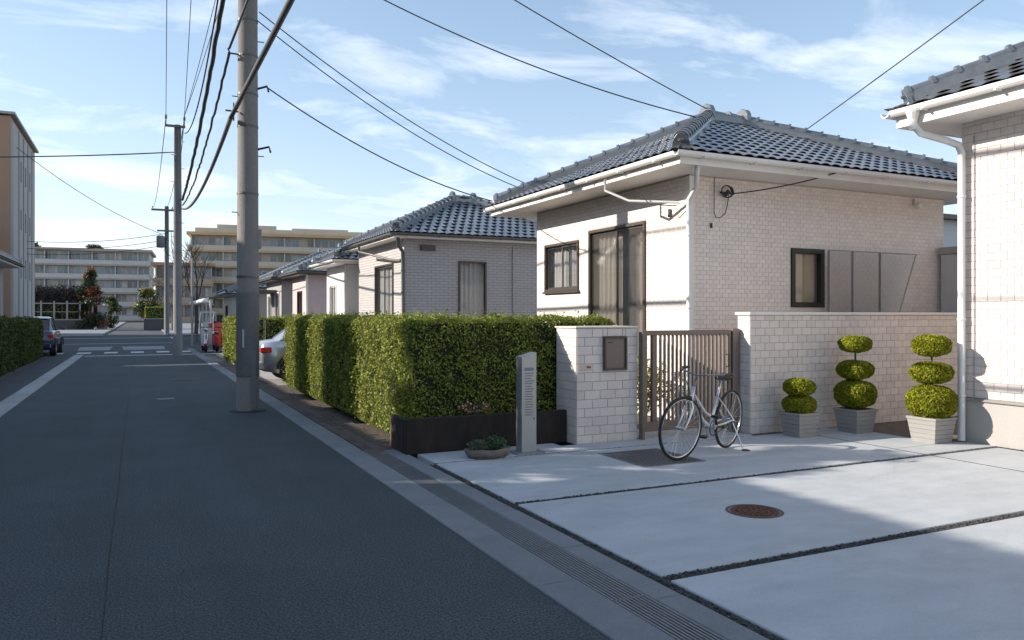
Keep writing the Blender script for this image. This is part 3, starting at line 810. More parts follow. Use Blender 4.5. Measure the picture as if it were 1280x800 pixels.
downpipe(h, [(6.14, 9.6, 3.48), (6.14, 9.6, 3.32), (6.35, 9.3, 3.14), (6.78, 8.72, 3.07), (6.84, 8.66, 3.05)], .019, pipe_w)
hk = MB().tube([(6.75, 8.72, 3.02), (6.5, 9.0, 3.06), (6.42, 9.1, 3.2)], .008, 6).box(6.83, 6.86, 9.0, 9.03, 2.9, 3.02)
obj('cable_bracket', hk, hw_m, h)
# frosted screen on the front wall
sroot = thing('privacy_screen', 'grey translucent privacy screen panels with slanted end on the brick front wall', 'screen', (10.2, 8.4, 0))
for (a, b, s) in ((9.30, 9.80, 0), (9.81, 10.40, 0), (10.41, 11.22, 1)):
    m_ = MB()
    zt = 2.46
    if s: m_.loft([[(a, y, 1.2), (10.70, y, 1.2), (b, y, zt), (a, y, zt)] for y in (8.38, 8.388)])
    else: m_.loft([[(a, y, 1.2), (b, y, 1.2), (b, y, zt), (a, y, zt)] for y in (8.38, 8.388)])
    obj('panel', m_, frost, sroot, fix=True)
for x in (9.305, 9.805, 10.405):
    obj('post', MB().box(x - .012, x + .012, 8.36, 8.405, 0, 2.47), M('screen_post', (.33, .32, .32), .5, .1, metal=.4), sroot)
obj('slanted_rail', MB().tube([(10.67, 8.384, 1.12), (11.23, 8.384, 2.47)], .012, 6), MATS['screen_post'], sroot)
obj('top_rail', MB().tube([(9.30, 8.384, 2.472), (11.23, 8.384, 2.472)], .01, 6), MATS['screen_post'], sroot)
lamp = thing('wall_lamp', 'small white sensor lamp under the eave of the brick front wall', 'lamp', (11.46, 8.56, 3.2))
obj('base', MB().box(11.43, 11.49, 8.545, 8.583, 3.30, 3.40), white_trim, lamp, bevel=.006)
obj('head', MB().lathe([(.02, -.09), (.045, -.07), (.05, -.02), (.03, .0)], 12, (11.46, 8.5, 3.33)), white_trim, lamp, smooth=True)
# wire coil with insulator at the service entry
coil = thing('cable_coil', 'black service cable coil with loop hanging on the brick front wall', 'cable', (7.45, 8.55, 3.2))
pts = [(7.47 + .085 * math.cos(a) * (1 + .02 * a), 8.53 - .01 * a / 6, 3.24 + .085 * math.sin(a)) for a in np.linspace(0, 13.5, 60)]
obj('coil', MB().tube(pts, .008, 6), cable_b, coil)
obj('drop_loop', MB().tube([(7.27, 8.55, 3.43), (7.265, 8.55, 3.1), (7.265, 8.55, 2.93), (7.30, 8.55, 2.87), (7.37, 8.55, 2.87), (7.46, 8.55, 2.93), (7.50, 8.545, 3.06), (7.52, 8.54, 3.2)], .006, 6), cable_b, coil)
obj('insulator', MB().tube([(7.36, 8.53, 3.22), (7.60, 8.52, 3.22)], .016, 8).tube([(7.45, 8.53, 3.19), (7.50, 8.52, 3.25)], .03, 8), cable_b, coil)
obj('clip', MB().box(7.225, 7.245, 8.56, 8.583, 2.72, 2.79), cable_b, coil)
# pale utility cupboard beside the house
cb = thing('storage_cabinet', 'pale grey ribbed metal storage cabinet at the end of the brick front wall', 'cabinet', (12.6, 8.3, 0))
obj('body', MB().box(12.0, 13.4, 8.0, 8.5, 0, 2.50), M('cabinet_grey', (.50, .51, .53), .5, .05, 3, metal=.1), cb, bevel=.005)
obj('top', MB().box(11.97, 13.45, 7.97, 8.53, 2.505, 2.62), M('cabinet_top', (.36, .33, .30), .6, .08), cb, bevel=.005)
for i in range(6): obj('rib', MB().box(12.1 + i * .2, 12.16 + i * .2, 7.975, 7.998, .05, 2.45), MATS['cabinet_grey'], cb)
# white house behind
hb = thing('rear_house', 'white sided upper wall of a house behind the storage cabinet', 'house', (15.5, 14, 0))
obj('wall', MB().box(13.2, 19, 11.5, 16, 0, 3.65), M('white_siding', (.60, .60, .61), .7, .05, 4, .3, 30, stretch=(.2, .2, 9)), hb)
obj('roof', MB().box(13.0, 19.2, 11.3, 16.2, 3.65, 3.75), bronze, hb)

# ================================================================ right house
g = thing('corner_house', 'cream brick tiled house with white gutter and downpipe beside the driveway', 'house', (11, 2, 0))
RX, RY = 8.85, 6.0
wall_panel('plinth', g, (RX, RY, 0), R(-90), 10, 0, .5, .2, plinth_m)
wr = wall_panel('street_wall', g, (RX, RY, 0), R(-90), 10, .5, 3.82, .2, mortar_d, [(4.0, 5.6, 1.4, 2.6)])
wall_panel('back_wall', g, (13.5, RY, 0), R(180), 13.5 - RX, 0, 3.82, .2, tile_wall2)
wall_panel('front_wall', g, (RX, -4, 0), 0, 13.5 - RX, 0, 3.82, .2, tile_wall2)
wall_panel('side_wall', g, (13.5, -4, 0), R(90), 10, 0, 3.82, .2, tile_wall2)
lay_bricks(wr, (RX, RY, .0), R(-90), 10, .53, 3.78, tile_wall2, bw=.155, bh=.094, holes=[(4.0, 5.6, 1.4, 2.6)], limit=300, keep=lambda c: c.y > 4.3)
window(g, (RX, RY, 0), R(-90), 4.0, 5.6, 1.4, 2.6, bronze, panes=2)
obj('drip_edge', MB().box(RX - .03, RX - .0, -4, RY + .002, .495, .525), M('drip_grey', (.25, .24, .23), .6, .1), g)
hip_roof(g, 8.28, 14.2, -4.7, 6.5, 4.0, .5, roof_tile, wd=.28, limit=90, keep=lambda k, p: k in 'WN' and p.y > 2 and p.x < 10, capr=.09)
eaves(g, 8.28, 14.2, -4.7, 6.5, 4.0, RX, 13.5, -4, RY, white_trim, white_trim, fas=.22, gr=.06)
downpipe(g, [(8.25, 6.2, 3.91), (8.25, 6.2, 3.76), (8.33, 6.16, 3.65), (8.6, 6.02, 3.56), (8.74, 5.97, 3.51), (8.775, 5.955, 3.42), (8.775, 5.955, .02)], .042, pipe_w, clips=(2.9, 1.45, .55))
obj('gutter_outlet', MB().lathe([(.042, -.22), (.05, -.1), (.075, -.02), (.075, .05)], 12, (8.25, 6.2, 3.91)), white_trim, g)
obj('cable', MB().tube([(8.83, 5.84, 3.6), (8.83, 5.84, .55)], .006, 6), M('thin_grey', (.3, .29, .28), .6, .1), g)

# ================================================================ boundary wall, pillar, gate
bw_ = thing('boundary_wall', 'cream brick boundary wall with white coping behind the topiary planters', 'wall', (9.7, 7.6, 0))
core = obj('core', MB().box(6.95, 12.6, 7.50, 7.72, 0, 1.50), mortar_d, bw_)
lay_bricks(core, (6.95, 7.50, 0), 0, 5.65, 0, 1.50, tile_wall2, bw=.16, bh=.0955, limit=270, keep=lambda c: c.x < 10.4)
lay_bricks(core, (6.95, 7.72, 0), R(-90), .22, 0, 1.50, tile_wall2, bw=.22, limit=30)
lay_bricks(core, (12.6, 7.72, 0), R(180), 5.65, 0, 1.50, tile_wall2, bw=.16, bh=.0955, limit=0)
obj('coping', MB().box(6.92, 12.62, 7.47, 7.75, 1.502, 1.54), white_trim, bw_, bevel=.005)
gp = thing('gate_pillar', 'cream brick gate pillar with built-in brown letterbox between hedge and gate', 'pillar', (5.0, 8.0, 0))
core = obj('core', MB().box(4.575, 5.415, 7.765, 8.235, 0, 1.345), mortar_d, gp)
LB = [(4.93 - 4.575, 5.25 - 4.575, .85, 1.25)]
lay_bricks(core, (4.575, 7.765, 0), 0, .84, .0, 1.345, tile_wall2, bh=.1035, bw=.21, holes=LB, limit=120, proud=.002)
lay_bricks(core, (4.575, 8.235, 0), R(-90), .47, .0, 1.345, tile_wall2, bh=.1035, bw=.21, limit=80)
lay_bricks(core, (5.415, 7.765, 0), R(90), .47, .0, 1.345, tile_wall2, bh=.1035, bw=.21, limit=80)
lay_bricks(core, (5.415, 8.235, 0), R(180), .84, .0, 1.345, tile_wall2, bh=.1035, bw=.21, limit=20)
obj('coping', MB().box(4.555, 5.435, 7.745, 8.255, 1.347, 1.368), tile_wall2, gp, bevel=.004)
lb = obj('letterbox', MB().box(4.93, 5.25, 7.735, 7.763, .85, 1.25), mail_m, gp)
obj('letterbox_frame', MB().box(4.93, 4.955, 7.715, 7.735, .85, 1.25).box(5.225, 5.25, 7.715, 7.735, .85, 1.25).box(4.955, 5.225, 7.715, 7.735, 1.225, 1.25).box(4.955, 5.225, 7.715, 7.735, .85, .875), M('letterbox_frame', (.07, .06, .06), .45, .1, metal=.3), lb, bevel=.003)
obj('slot', MB().box(4.985, 5.05, 7.732, 7.7348, 1.175, 1.185), black_fr, lb)
obj('name_plate', MB().box(4.585, 4.76, 7.738, 7.7455, .865, .92), M('name_plate', (.50, .42, .36), .4, .1, 20, metal=.3), gp, bevel=.002)
obj('intercom_button', MB().box(4.70, 4.75, 7.732, 7.7375, .885, .905), bronze, gp)

gt = thing('slatted_gate', 'brown metal gate of upright slats beside the cream brick pillar', 'gate', (6.15, 7.85, 0))
fr = obj('frame', MB().box(5.47, 6.80, 7.83, 7.87, 1.255, 1.315).box(5.47, 6.80, 7.83, 7.87, .10, .22).box(5.47, 5.51, 7.83, 7.87, .22, 1.255).box(5.58, 5.65, 7.825, 7.875, .22, 1.255).box(6.76, 6.80, 7.83, 7.87, .22, 1.255), gate_m, gt, bevel=.004)
sl = MB().box(-.011, .011, -.016, .016, -.518, .518).mesh('slat', gate_slat, bevel=.002)
for i in range(17): piece('slat', sl, gt, (5.715 + i * .0615, 7.85, .7375))
obj('post', MB().box(6.815, 6.925, 7.81, 7.89, 0, 1.33), gate_m, gt, bevel=.004)
obj('post', MB().box(5.425, 5.462, 7.81, 7.89, 0, 1.30), gate_m, gt, bevel=.004)
hd = MB().tube([(6.72, 7.825, .85), (6.72, 7.78, .85), (6.72, 7.78, 1.0), (6.72, 7.825, 1.0)], .008, 8)
obj('handle', hd, black_fr, gt)
obj('drop_bolt', MB().tube([(6.74, 7.82, .04), (6.74, 7.82, .35)], .007, 6), hw_m, gt)
gt.location.y -= .15

# ================================================================ steel totem
tp = thing('address_totem', 'brushed steel totem with small engraved lettering standing before the hedge', 'totem', (3.80, 7.53, 0))
x0, x1, y0, y1 = 3.715, 3.895, 7.46, 7.60
body = obj('body', MB().loft([[(x0, y, .02) for y in (y0,)] + [(x1, y0, .02), (x1, y1, .02), (x0, y1, .02)], [(x0, y0, 1.05), (x1, y0, 1.10), (x1, y1, 1.10), (x0, y1, 1.05)]]), steel, tp, fix=True, bevel=.004)
obj('base_plate', MB().box(x0 - .08, x1 + .08, y0 - .06, y1 + .06, .012, .022), M('base_plate', (.30, .30, .30), .6, .1, metal=.4), tp)
ink = M('engraved', (.10, .11, .12), .6, .1)
pl = obj('header_plate', MB().box(x0 + .035, x0 + .145, y0 - .003, y0 - .0005, .90, .935), M('plate_blue', (.16, .20, .25), .4, .1), body)
ln_ = MB()
for i in range(17):
    z = .875 - i * .028; xx = x0 + .04
    while xx < x0 + .135 - (i % 3) * .01:
        q = random.uniform(.006, .016)
        ln_.box(xx, xx + q, y0 - .0024, y0 - .0003, z - .006, z + .003); xx += q + .004
stuff(obj('engraved_lines', ln_, ink, body))
obj('lock', MB().tube([(x1 - .03, y0 + .002, .38), (x1 - .03, y0 - .004, .38)], .009, 8), ink, body)

# ================================================================ hedges
hb_ = thing('planting_bed', 'dark stained low board edging wall holding soil under the hedge', 'bed', (3.5, 8.0, 0))
obj('edging', MB().box(2.58, 4.56, 7.96, 8.03, 0, .385), board_m, hb_, bevel=.01)
obj('edging', MB().box(2.58, 2.64, 8.035, 8.5, 0, .38), board_m, hb_, bevel=.01)
obj('soil_bed', MB().box(2.645, 5.4, 8.26, 8.75, 0, .30).box(2.645, 4.55, 8.035, 8.26, 0, .30), soil, hb_)
hedge('clipped_hedge', 'long clipped green hedge along the kerb, wrapping round to the gate pillar', [
    (2.72, 3.45, 8.62, 16.45, 0.04, 1.47, 'xYZ'), (2.72, 5.5, 8.30, 8.95, .26, 1.475, 'xyXZ')], 4200, .036)
hedge('clipped_hedge', 'square clipped hedge beyond the parked silver car', [(2.62, 3.5, 24.4, 28.2, .0, 1.45, 'xyZY'), (3.5, 8.5, 24.4, 24.95, 0, 1.44, 'yZ')], 1000, .07)
hedge('clipped_hedge', 'low shaded dark green hedge block by the purple-blue car, nearest to it', [(-4.4, -2.98, 26.2, 31.6, .0, 1.38, 'XyYZ')], 900, .07, leaf=leaf_h_shaded)
hedge('clipped_hedge', 'long shaded dark green hedge along the earthy verge opposite the silver car', [(-4.4, -2.98, 4.0, 25.6, .0, 1.40, 'XyYZ')], 700, .07, leaf=leaf_h_shaded)
def leafy(name, label, cat, c, r, n, size, mat, flower=None, group=None):
    o = thing(name, label, cat, (c[0], c[1], max(0, c[2] - r[2])), group)
    p, nn = ball_points(c, r, n, .35, .12)
    stuff(link('foliage', leaf_mesh('foliage', p, nn, size, mat, flat=.3), o))
    st = MB()
    for i in range(6):
        a = i * 1.05
        st.tube([(c[0] + .02 * math.cos(a), c[1] + .02 * math.sin(a), c[2] - r[2] - .02), (c[0] + r[0] * .5 * math.cos(a), c[1] + r[1] * .5 * math.sin(a), c[2] + r[2] * .3)], .006, 5)
    obj('stem', st, bark, o)
    return o
# trough of small plants in front of the bed
trough = thing('stone_trough', 'low oval brown stone trough planted with herbs before the bed', 'trough', (3.32, 7.42, 0))
tr_o = []
for (s, z) in ((.80, .012), (.95, .05), (1.0, .10), (.93, .105), (.84, .07)):
    tr_o.append([Vector((3.32 + .26 * s * math.cos(a) * (1 + .04 * math.sin(3 * a)), 7.46 + .15 * s * math.sin(a), z + .006 * math.sin(a * 5))) for a in np.linspace(0, 2 * math.pi, 24, endpoint=False)])
obj('bowl', MB().loft(tr_o), stone_m, trough, smooth=True)
obj('soil_fill', MB().loft([[Vector((3.32 + .215 * math.cos(a), 7.46 + .12 * math.sin(a), z)) for a in np.linspace(0, 2 * math.pi, 20, endpoint=False)] for z in (.072, .085)]), soil, trough)
leafy('herb_plant', 'bright green leafy herb in the stone trough', 'plant', (3.40, 7.46, .15), (.14, .09, .075), 420, .035, leaf_g)
leafy('herb_plant', 'dull grey-green herb at the trough end away from the totem', 'plant', (3.20, 7.46, .14), (.10, .09, .06), 300, .03, M('leaf_grey', (.10, .13, .09), .6, .2, 5, island=.3, translucent=.2))
pk = leafy('flowering_plant', 'small pink flowering plant at the foot of the hedge above the dark edging', 'plant', (3.42, 8.13, .44), (.22, .05, .12), 120, .03, leaf_g)
p_, n_ = ball_points((3.42, 8.06, .47), (.20, .03, .06), 70)
stuff(link('blossom', leaf_mesh('blossom', p_, n_, .028, M('pink_petal', (.50, .22, .24), .6, .1, island=.2), aspect=.9), pk))
# garden plants seen through the gate
leafy('garden_shrub', 'yellow-green shrub in the garden behind the gate slats', 'shrub', (6.42, 9.0, .50), (.28, .35, .40), 1800, .05, M('leaf_lime', (.26, .27, .03), .5, .2, island=.35, hue=.03, translucent=.3))
leafy('garden_shrub', 'taller green shrub behind gate, against the pillar', 'shrub', (5.75, 9.0, .75), (.22, .3, .5), 1200, .05, leaf_l)

# ================================================================ topiaries
def topiary(label, x, y, half, ph, balls):
    pot = thing('planter', label + ' planter', 'planter', (x, y, .004), 'square grey planters along the boundary wall')
    b = half * .80
    ms = MB()
    k = 5
    for i in range(k):
        za, zb = .004 + ph * i / k, .004 + ph * (i + 1) / k - .005
        wa = b + (half - b) * i / k; wb = b + (half - b) * (i + 1) / k
        ms.loft([[(x + sx * q, y + sy * q, z) for sx, sy in ((-1, -1), (1, -1), (1, 1), (-1, 1))] for q, z in ((wa, za), (wb, zb), (wb - .006, zb), (wb - .006, zb + .005))])
    obj('pot', ms, planter_m, pot, fix=True)
    obj('rim', MB().box(x - half - .008, x + half + .008, y - half - .008, y - half + .03, ph + .004, ph + .03).box(x - half - .008, x + half + .008, y + half - .03, y + half + .008, ph + .004, ph + .03)
        .box(x - half - .008, x - half + .03, y - half + .03, y + half - .03, ph + .004, ph + .03).box(x + half - .03, x + half + .008, y - half + .03, y + half - .03, ph + .004, ph + .03), planter_m, pot)
    obj('soil_fill', MB().box(x - half + .031, x + half - .031, y - half + .031, y + half - .031, ph - .02, ph + .012), soil, pot)
    return pot
def topiary_plant(label, x, y, ph, balls):
    t = thing('topiary', label, 'topiary', (x, y, ph))
    top = balls[-1][0]
    obj('trunk', MB().tube([(x, y, ph - .01), (x + .01, y, (ph + top) / 2), (x, y, top)], [.016, .013, .010], 8), bark, t)
    for (z, rx, rz) in balls:
        x0_, y0_ = x, y
        cr_ = obj('inner_twigs', ico((x, y, z), (rx * .86, rx * .86, rz * .84)), M('topiary_core', (.035, .042, .006), .95, .3, 30), t)
        n = int(30000 * (rx * rx * 2 + rx * rz * 4))
        d = RNG.normal(size=(n, 3)); d /= np.linalg.norm(d, axis=1, keepdims=True)
        # flattened clipped cloud: superellipsoid
        q = np.abs(d); e = 2.7
        k = (q[:, 0] ** e + q[:, 1] ** e + q[:, 2] ** e) ** (-1 / e)
        l = 1 + .035 * (np.sin(d[:, 0] * 5 + ph * 9) + .6 * np.sin(d[:, 0] * 9 + d[:, 2] * 4) + .6 * np.sin(d[:, 1] * 8 - d[:, 2] * 6 + z * 9))
        rr = (1 - np.abs(RNG.normal(size=n)) * .07) * l * k
        rr = np.minimum(rr, 1.10)
        P = np.array((x, y, z)) + d * rr[:, None] * np.array((rx, rx, rz))
        stuff(link('foliage', leaf_mesh('foliage', P, d, .030, leaf_y, flat=.65, aspect=.6), t))
T = [('shortest two-tier grey', 'short two-tier clipped topiary in the planter near the gate', 7.39, 7.12, .165, .27, [(.39, .195, .115), (.61, .185, .10)]),
     ('middle three-tier grey', 'tall three-tier clipped topiary before the boundary wall, between two others', 8.30, 7.06, .18, .275, [(.49, .245, .17), (.80, .215, .115), (1.13, .195, .10)]),
     ('downpipe-side grey', 'tall three-tier clipped topiary standing against the white downpipe', 8.47, 6.12, .185, .27, [(.475, .265, .19), (.82, .225, .12), (1.14, .205, .12)])]
PL = ['short square grey planter of the two-tier topiary beside the gate', 'square grey planter of the topiary standing clear of the downpipe by the wall', 'square grey planter standing at the foot of the white downpipe']
for (a, lab, x, y, hf, ph, b), pl_ in zip(T, PL):
    b = [(z_, r_ * .97, h_ * 1.03) for z_, r_, h_ in b]
    p = topiary(a, x, y, hf, ph, b); p['label'] = pl_
    topiary_plant(lab, x, y, ph + .01, b)

# ================================================================ bicycle
def bicycle():
    b = thing('bicycle', 'silver white step-through bicycle with black saddle parked before the slatted gate', 'bicycle', (5.50, 6.63, .005), local=True, rz=R(203))
    b.rotation_euler = (R(-5), 0, R(203))
    fm = M('bike_silver', (.74, .74, .73), .3, .04, 3, metal=.15, coat=.4)
    rub = M('tyre_rubber', (.022, .022, .022), .8, .15, 20, .3, 120)
    chrome = M('chrome', (.62, .62, .63), .18, .03, 3, metal=1.0)
    blk = M('black_plastic', (.015, .015, .016), .5, .1)
    rad = .33
    st = Matrix.Translation((.40, 0, 0)) @ Matrix.Rotation(R(-11), 4, 'Z') @ Matrix.Translation((-.40, 0, 0))
    def P(*p, s=False):
        v = Vector(p); return st @ v if s else v
    def wheel(cx, s):
        C = Vector((cx, 0, rad))
        def ring(r, y=0, n=40): return [P(cx + r * math.cos(a), y, rad + r * math.sin(a), s=s) for a in np.linspace(0, 2 * math.pi, n, endpoint=False)]
        w_ = obj('wheel', MB().tube(ring(rad - .030), .010, 6, closed=True), chrome, b, smooth=True)
        obj('tyre', MB().tube(ring(rad - .014), .0165, 8, closed=True), rub, w_, smooth=True)
        sp = MB()
        for i in range(28):
            a = 2 * math.pi * i / 28; a2 = a + (.35 if i % 2 else -.35); yy = .028 if i % 4 < 2 else -.028
            sp.tube([P(cx + .02 * math.cos(a2), yy, rad + .02 * math.sin(a2), s=s), P(cx + (rad - .032) * math.cos(a), 0, rad + (rad - .032) * math.sin(a), s=s)], .0014, 4, cap=False)
        obj('spokes', sp, chrome, w_)
        obj('hub', MB().tube([P(cx, -.05, rad, s=s), P(cx, .05, rad, s=s)], .02, 10), chrome, w_)
    wheel(-.525, False); wheel(.525, True)
    ra = (-.525, 0, rad); bb = (-.085, 0, .285)
    fr = MB()
    fr.tube([(.395, 0, .62), (.25, 0, .50), (.08, 0, .37), bb], .017, 10)
    fr.tube([(.375, 0, .70), (.24, 0, .60), (.06, 0, .46), (-.115, 0, .385)], .014, 10)
    fr.tube([bb, (-.20, 0, .62)], .016, 10)
    fr.tube([(.402, 0, .585), (.358, 0, .76)], .021, 10)
    for y in (-.045, .045):
        fr.tube([(bb[0], y * .5, bb[2]), (-.30, y * 1.2, .31), (ra[0], y * 1.25, rad)], .010, 8)
        fr.tube([(-.19, y * .4, .60), (-.30, y * 1.1, .50), (ra[0], y * 1.25, rad)], .008, 8)
    obj('frame', fr, fm, b, smooth=True)
    fk = MB()
    for y in (-.05, .05):
        fk.tube([P(.404, y * .4, .585, s=True), P(.42, y, .55, s=True), P(.45, y, .45, s=True), P(.525, y, rad, s=True)], [.013, .013, .011, .008], 8)
    obj('fork', fk, chrome, b, smooth=True)
    obj('seat_post', MB().tube([(-.195, 0, .60), (-.258, 0, .795)], .0145, 10), chrome, b, smooth=True)
    sd_ = []
    for (x, hw, z0, z1) in ((-.40, .02, .80, .835), (-.385, .075, .785, .85), (-.33, .085, .785, .852), (-.26, .06, .79, .842), (-.19, .03, .80, .84), (-.13, .02, .805, .836), (-.11, .008, .812, .83)):
        sd_.append([Vector((x, hw * c_, (z0 + z1) / 2 + (z1 - z0) / 2 * s_)) for c_, s_ in [(math.cos(a), math.sin(a)) for a in np.linspace(0, 2 * math.pi, 12, endpoint=False)]])
    sad = obj('saddle', MB().loft(sd_), blk, b, smooth=True)
    obj('saddle_rail', MB().tube([(-.36, .025, .785), (-.26, .02, .78), (-.17, .02, .80)], .004, 6).tube([(-.36, -.025, .785), (-.26, -.02, .78), (-.17, -.02, .80)], .004, 6), chrome, sad)
    hb2 = obj('handlebar', MB().tube([P(.358, 0, .76, s=True), P(.337, 0, .86, s=True)], .012, 8).tube([P(.16, -.28, .92, s=True), P(.27, -.27, .915, s=True), P(.33, -.16, .90, s=True), P(.345, 0, .875, s=True), P(.33, .16, .90, s=True), P(.27, .27, .915, s=True), P(.16, .28, .92, s=True)], .009, 8), M('bar_dark', (.22, .22, .22), .4, .1, metal=.7), b, smooth=True)
    for y in (-1, 1):
        obj('grip', MB().tube([P(.13, y * .28, .92, s=True), P(.24, y * .276, .917, s=True)], .016, 8), blk, hb2)
        obj('brake_lever', MB().tube([P(.30, y * .23, .90, s=True), P(.31, y * .25, .875, s=True), P(.22, y * .285, .885, s=True)], .006, 6), blk, hb2)
    obj('brake_cable', MB().tube([P(.31, -.2, .89, s=True), P(.42, -.08, .84, s=True), P(.43, 0, .72, s=True), P(.40, .0, .60, s=True)], .004, 6), blk, b)
    cr_ = obj('crank', MB().tube([(bb[0], -.06, bb[2]), (bb[0], .06, bb[2])], .018, 10).tube([(bb[0], .055, bb[2]), (bb[0] + .085, .06, bb[2] + .14)], .009, 6).tube([(bb[0], -.055, bb[2]), (bb[0] - .085, -.06, bb[2] - .14)], .009, 6), chrome, b)
    for (x, y, z) in ((bb[0] + .085, .105, bb[2] + .14), (bb[0] - .085, -.105, bb[2] - .14)):
        obj('pedal', MB().box(x - .045, x + .045, y - .045, y + .035, z - .012, z + .012), blk, cr_, bevel=.004)
    obj('chainring', MB().tube([(bb[0] + .085 * math.cos(a), .04, bb[2] + .085 * math.sin(a)) for a in np.linspace(0, 2 * math.pi, 24, endpoint=False)], .006, 6, closed=True), blk, cr_)
    obj('chain', MB().tube([(bb[0], .04, bb[2] + .085), (-.525, .04, rad + .035)], .005, 5).tube([(bb[0], .04, bb[2] - .085), (-.525, .04, rad - .035)], .005, 5), blk, b)
    obj('sprocket', MB().tube([(-.525, .034, rad), (-.525, .046, rad)], .036, 14), blk, b)
    obj('kickstand', MB().tube([(-.50, .06, .30), (-.52, .13, .16), (-.53, .20, .015)], .008, 6), chrome, b)
    obj('front_brake', MB().tube([P(.43, -.04, .62, s=True), P(.44, -.04, .66, s=True), P(.44, .04, .66, s=True), P(.43, .04, .62, s=True)], .008, 6), blk, b)
bicycle()
oc = thing('access_cover', 'small dark round cover on the driveway under the bicycle rear wheel', 'cover', (6.05, 6.60, 0))
obj('lid', MB().lathe([(.045, .0042), (.045, .012), (.03, .018)], 16, (6.05, 6.60, 0)), rust_m, oc)

# ================================================================ utility poles
def cyl_pole(root, x, y, h, r0, r1, mat, n=20):
    return obj('shaft', MB().tube([(x, y, -.05), (x, y, h * .5), (x, y, h)], [r0, (r0 + r1) / 2, r1], n), mat, root, smooth=True)
def band(root, x, y, z, r, hgt=.03):
    obj('band', MB().lathe([(r + .004, -hgt / 2), (r + .009, -hgt / 2), (r + .009, hgt / 2), (r + .004, hgt / 2)], 20, (x, y, z)), hw_m, root)
def insulator(root, x, y, z):
    obj('insulator', MB().lathe([(.02, -.06), (.05, -.05), (.03, -.02), (.055, .0), (.03, .03), (.05, .05), (.02, .09)], 10, (x, y, z)), M('porcelain', (.12, .10, .10), .3, .1), root, smooth=True)
px, py = 1.555, 12.75
p1 = thing('utility_pole', 'thick round concrete utility pole at the lane edge beside the long hedge', 'utility pole', (px, py, 0))
cyl_pole(p1, px, py, 11.6, .172, .125, pole_c, 28)
for z in (2.1, 3.4, 4.45, 4.95, 5.55, 6.1, 7.0, 9.8): band(p1, px, py, z, .17 - .004 * z)
for i, z in enumerate(np.arange(3.1, 10.5, .9)):
    s = 1 if i % 2 else -1
    obj('step_bolt', MB().tube([(px + s * .14, py - .02, z), (px + s * .24, py - .03, z)], .008, 6), hw_m, p1)
obj('cable_riser', MB().box(px + .03, px + .10, py - .172, py - .14, .03, .95), M('riser_grey', (.16, .16, .165), .6, .1, 8, stain=.3), p1)
obj('ground_collar', MB().lathe([(.30, -.02), (.27, .008), (.19, .014), (.17, .016)], 22, (px, py, 0)), M('asphalt_patch', (.03, .035, .04), .9, .3, 20, .9, 60), p1)
obj('junction_box', MB().box(px + .14, px + .20, py - .07, py + .05, 2.55, 2.85), M('box_grey', (.24, .24, .24), .6, .1), p1, bevel=.008)
obj('number_plate', MB().box(px - .10, px - .075, py - .172, py - .155, 1.0, 1.28), M('plate_white', (.45, .46, .52), .6, .1), p1)
obj('banding_sheet', MB().lathe([(.1745, .55), (.1755, .56), (.1725, 1.85), (.171, 1.86)], 28, (px, py, 0)), M('pole_sheet', (.15, .15, .15), .75, .1, 8, .6, 60), p1)
obj('crossarm', MB().box(px - 1.35, px + .95, py - .17, py - .09, 10.9, 11.0), hw_m, p1, bevel=.005)
obj('crossarm', MB().box(px - .2, px + .75, py - .195, py - .125, 8.62, 8.70), hw_m, p1, bevel=.005)
obj('crossarm', MB().box(px - .2, px + .75, py - .2, py - .125, 7.35, 7.42), hw_m, p1, bevel=.005)
for x in (.42, .95, 2.1, 2.4): insulator(p1, x, py - .13, 11.08)
tb_ = obj('cable_bracket', MB().tube([(px - .15, py - .05, 5.55), (px - .27, py - .06, 5.55), (px - .30, py - .06, 5.62)], .014, 6).tube([(px - .15, py - .08, 4.65), (px - .34, py - .10, 4.65)], .014, 6).tube([(px - .22, py - .10, 4.78), (px - .22, py - .10, 4.50)], .012, 6), hw_m, p1)
for z, l in ((5.05, .12), (4.1, .15)): obj('clamp', MB().tube([(px + .14, py - .05, z), (px + .16 + l, py - .08, z + .05), (px + .18 + l, py - .1, z - .04)], .018, 6), cable_b, p1)

qx, qy = 1.33, 31.1
p2 = thing('utility_pole', 'weathered concrete utility pole standing at the crossing before the stop line', 'utility pole', (qx, qy, 0))
cyl_pole(p2, qx, qy, 8.5, .165, .12, M('pole_grey', (.17, .175, .18), .85, .12, 6, .4, 70, stain=.4, stain_col=(.11, .115, .12), stretch=(1, 1, .3)), 20)
obj('crossarm', MB().box(qx - .42, qx + .25, qy - .2, qy - .12, 8.38, 8.46), hw_m, p2)
for x in (-.40, .22):
    obj('insulator_pin', MB().tube([(qx + x, qy - .16, 8.46), (qx + x, qy - .16, 8.85)], .02, 6), hw_m, p2); insulator(p2, qx + x, qy - .16, 8.72)
for z in (7.4, 5.6, 4.9, 3.8): band(p2, qx, qy, z, .16 - .005 * z)
for i, z in enumerate(np.arange(2.4, 8, .5)):
    s = 1 if i % 2 else -1
    obj('step_bolt', MB().tube([(qx + s * .13, qy - .02, z), (qx + s * .23, qy - .03, z)], .01, 6), hw_m, p2)
rx, ry = 2.05, 66.3
p3 = thing('utility_pole', 'slim far concrete utility pole with crossarms beyond the crossing', 'utility pole', (rx, ry, 0))
cyl_pole(p3, rx, ry, 10.0, .2, .15, MATS['pole_grey'], 14)
obj('crossarm', MB().box(rx - 1.1, rx + .5, ry - .3, ry - .2, 9.6, 9.75), hw_m, p3)
obj('crossarm', MB().box(rx - .7, rx + .9, ry - .3, ry - .2, 8.0, 8.12), hw_m, p3)
for x in (-1.0, -.1, .4): insulator(p3, rx + x, ry - .25, 9.85)
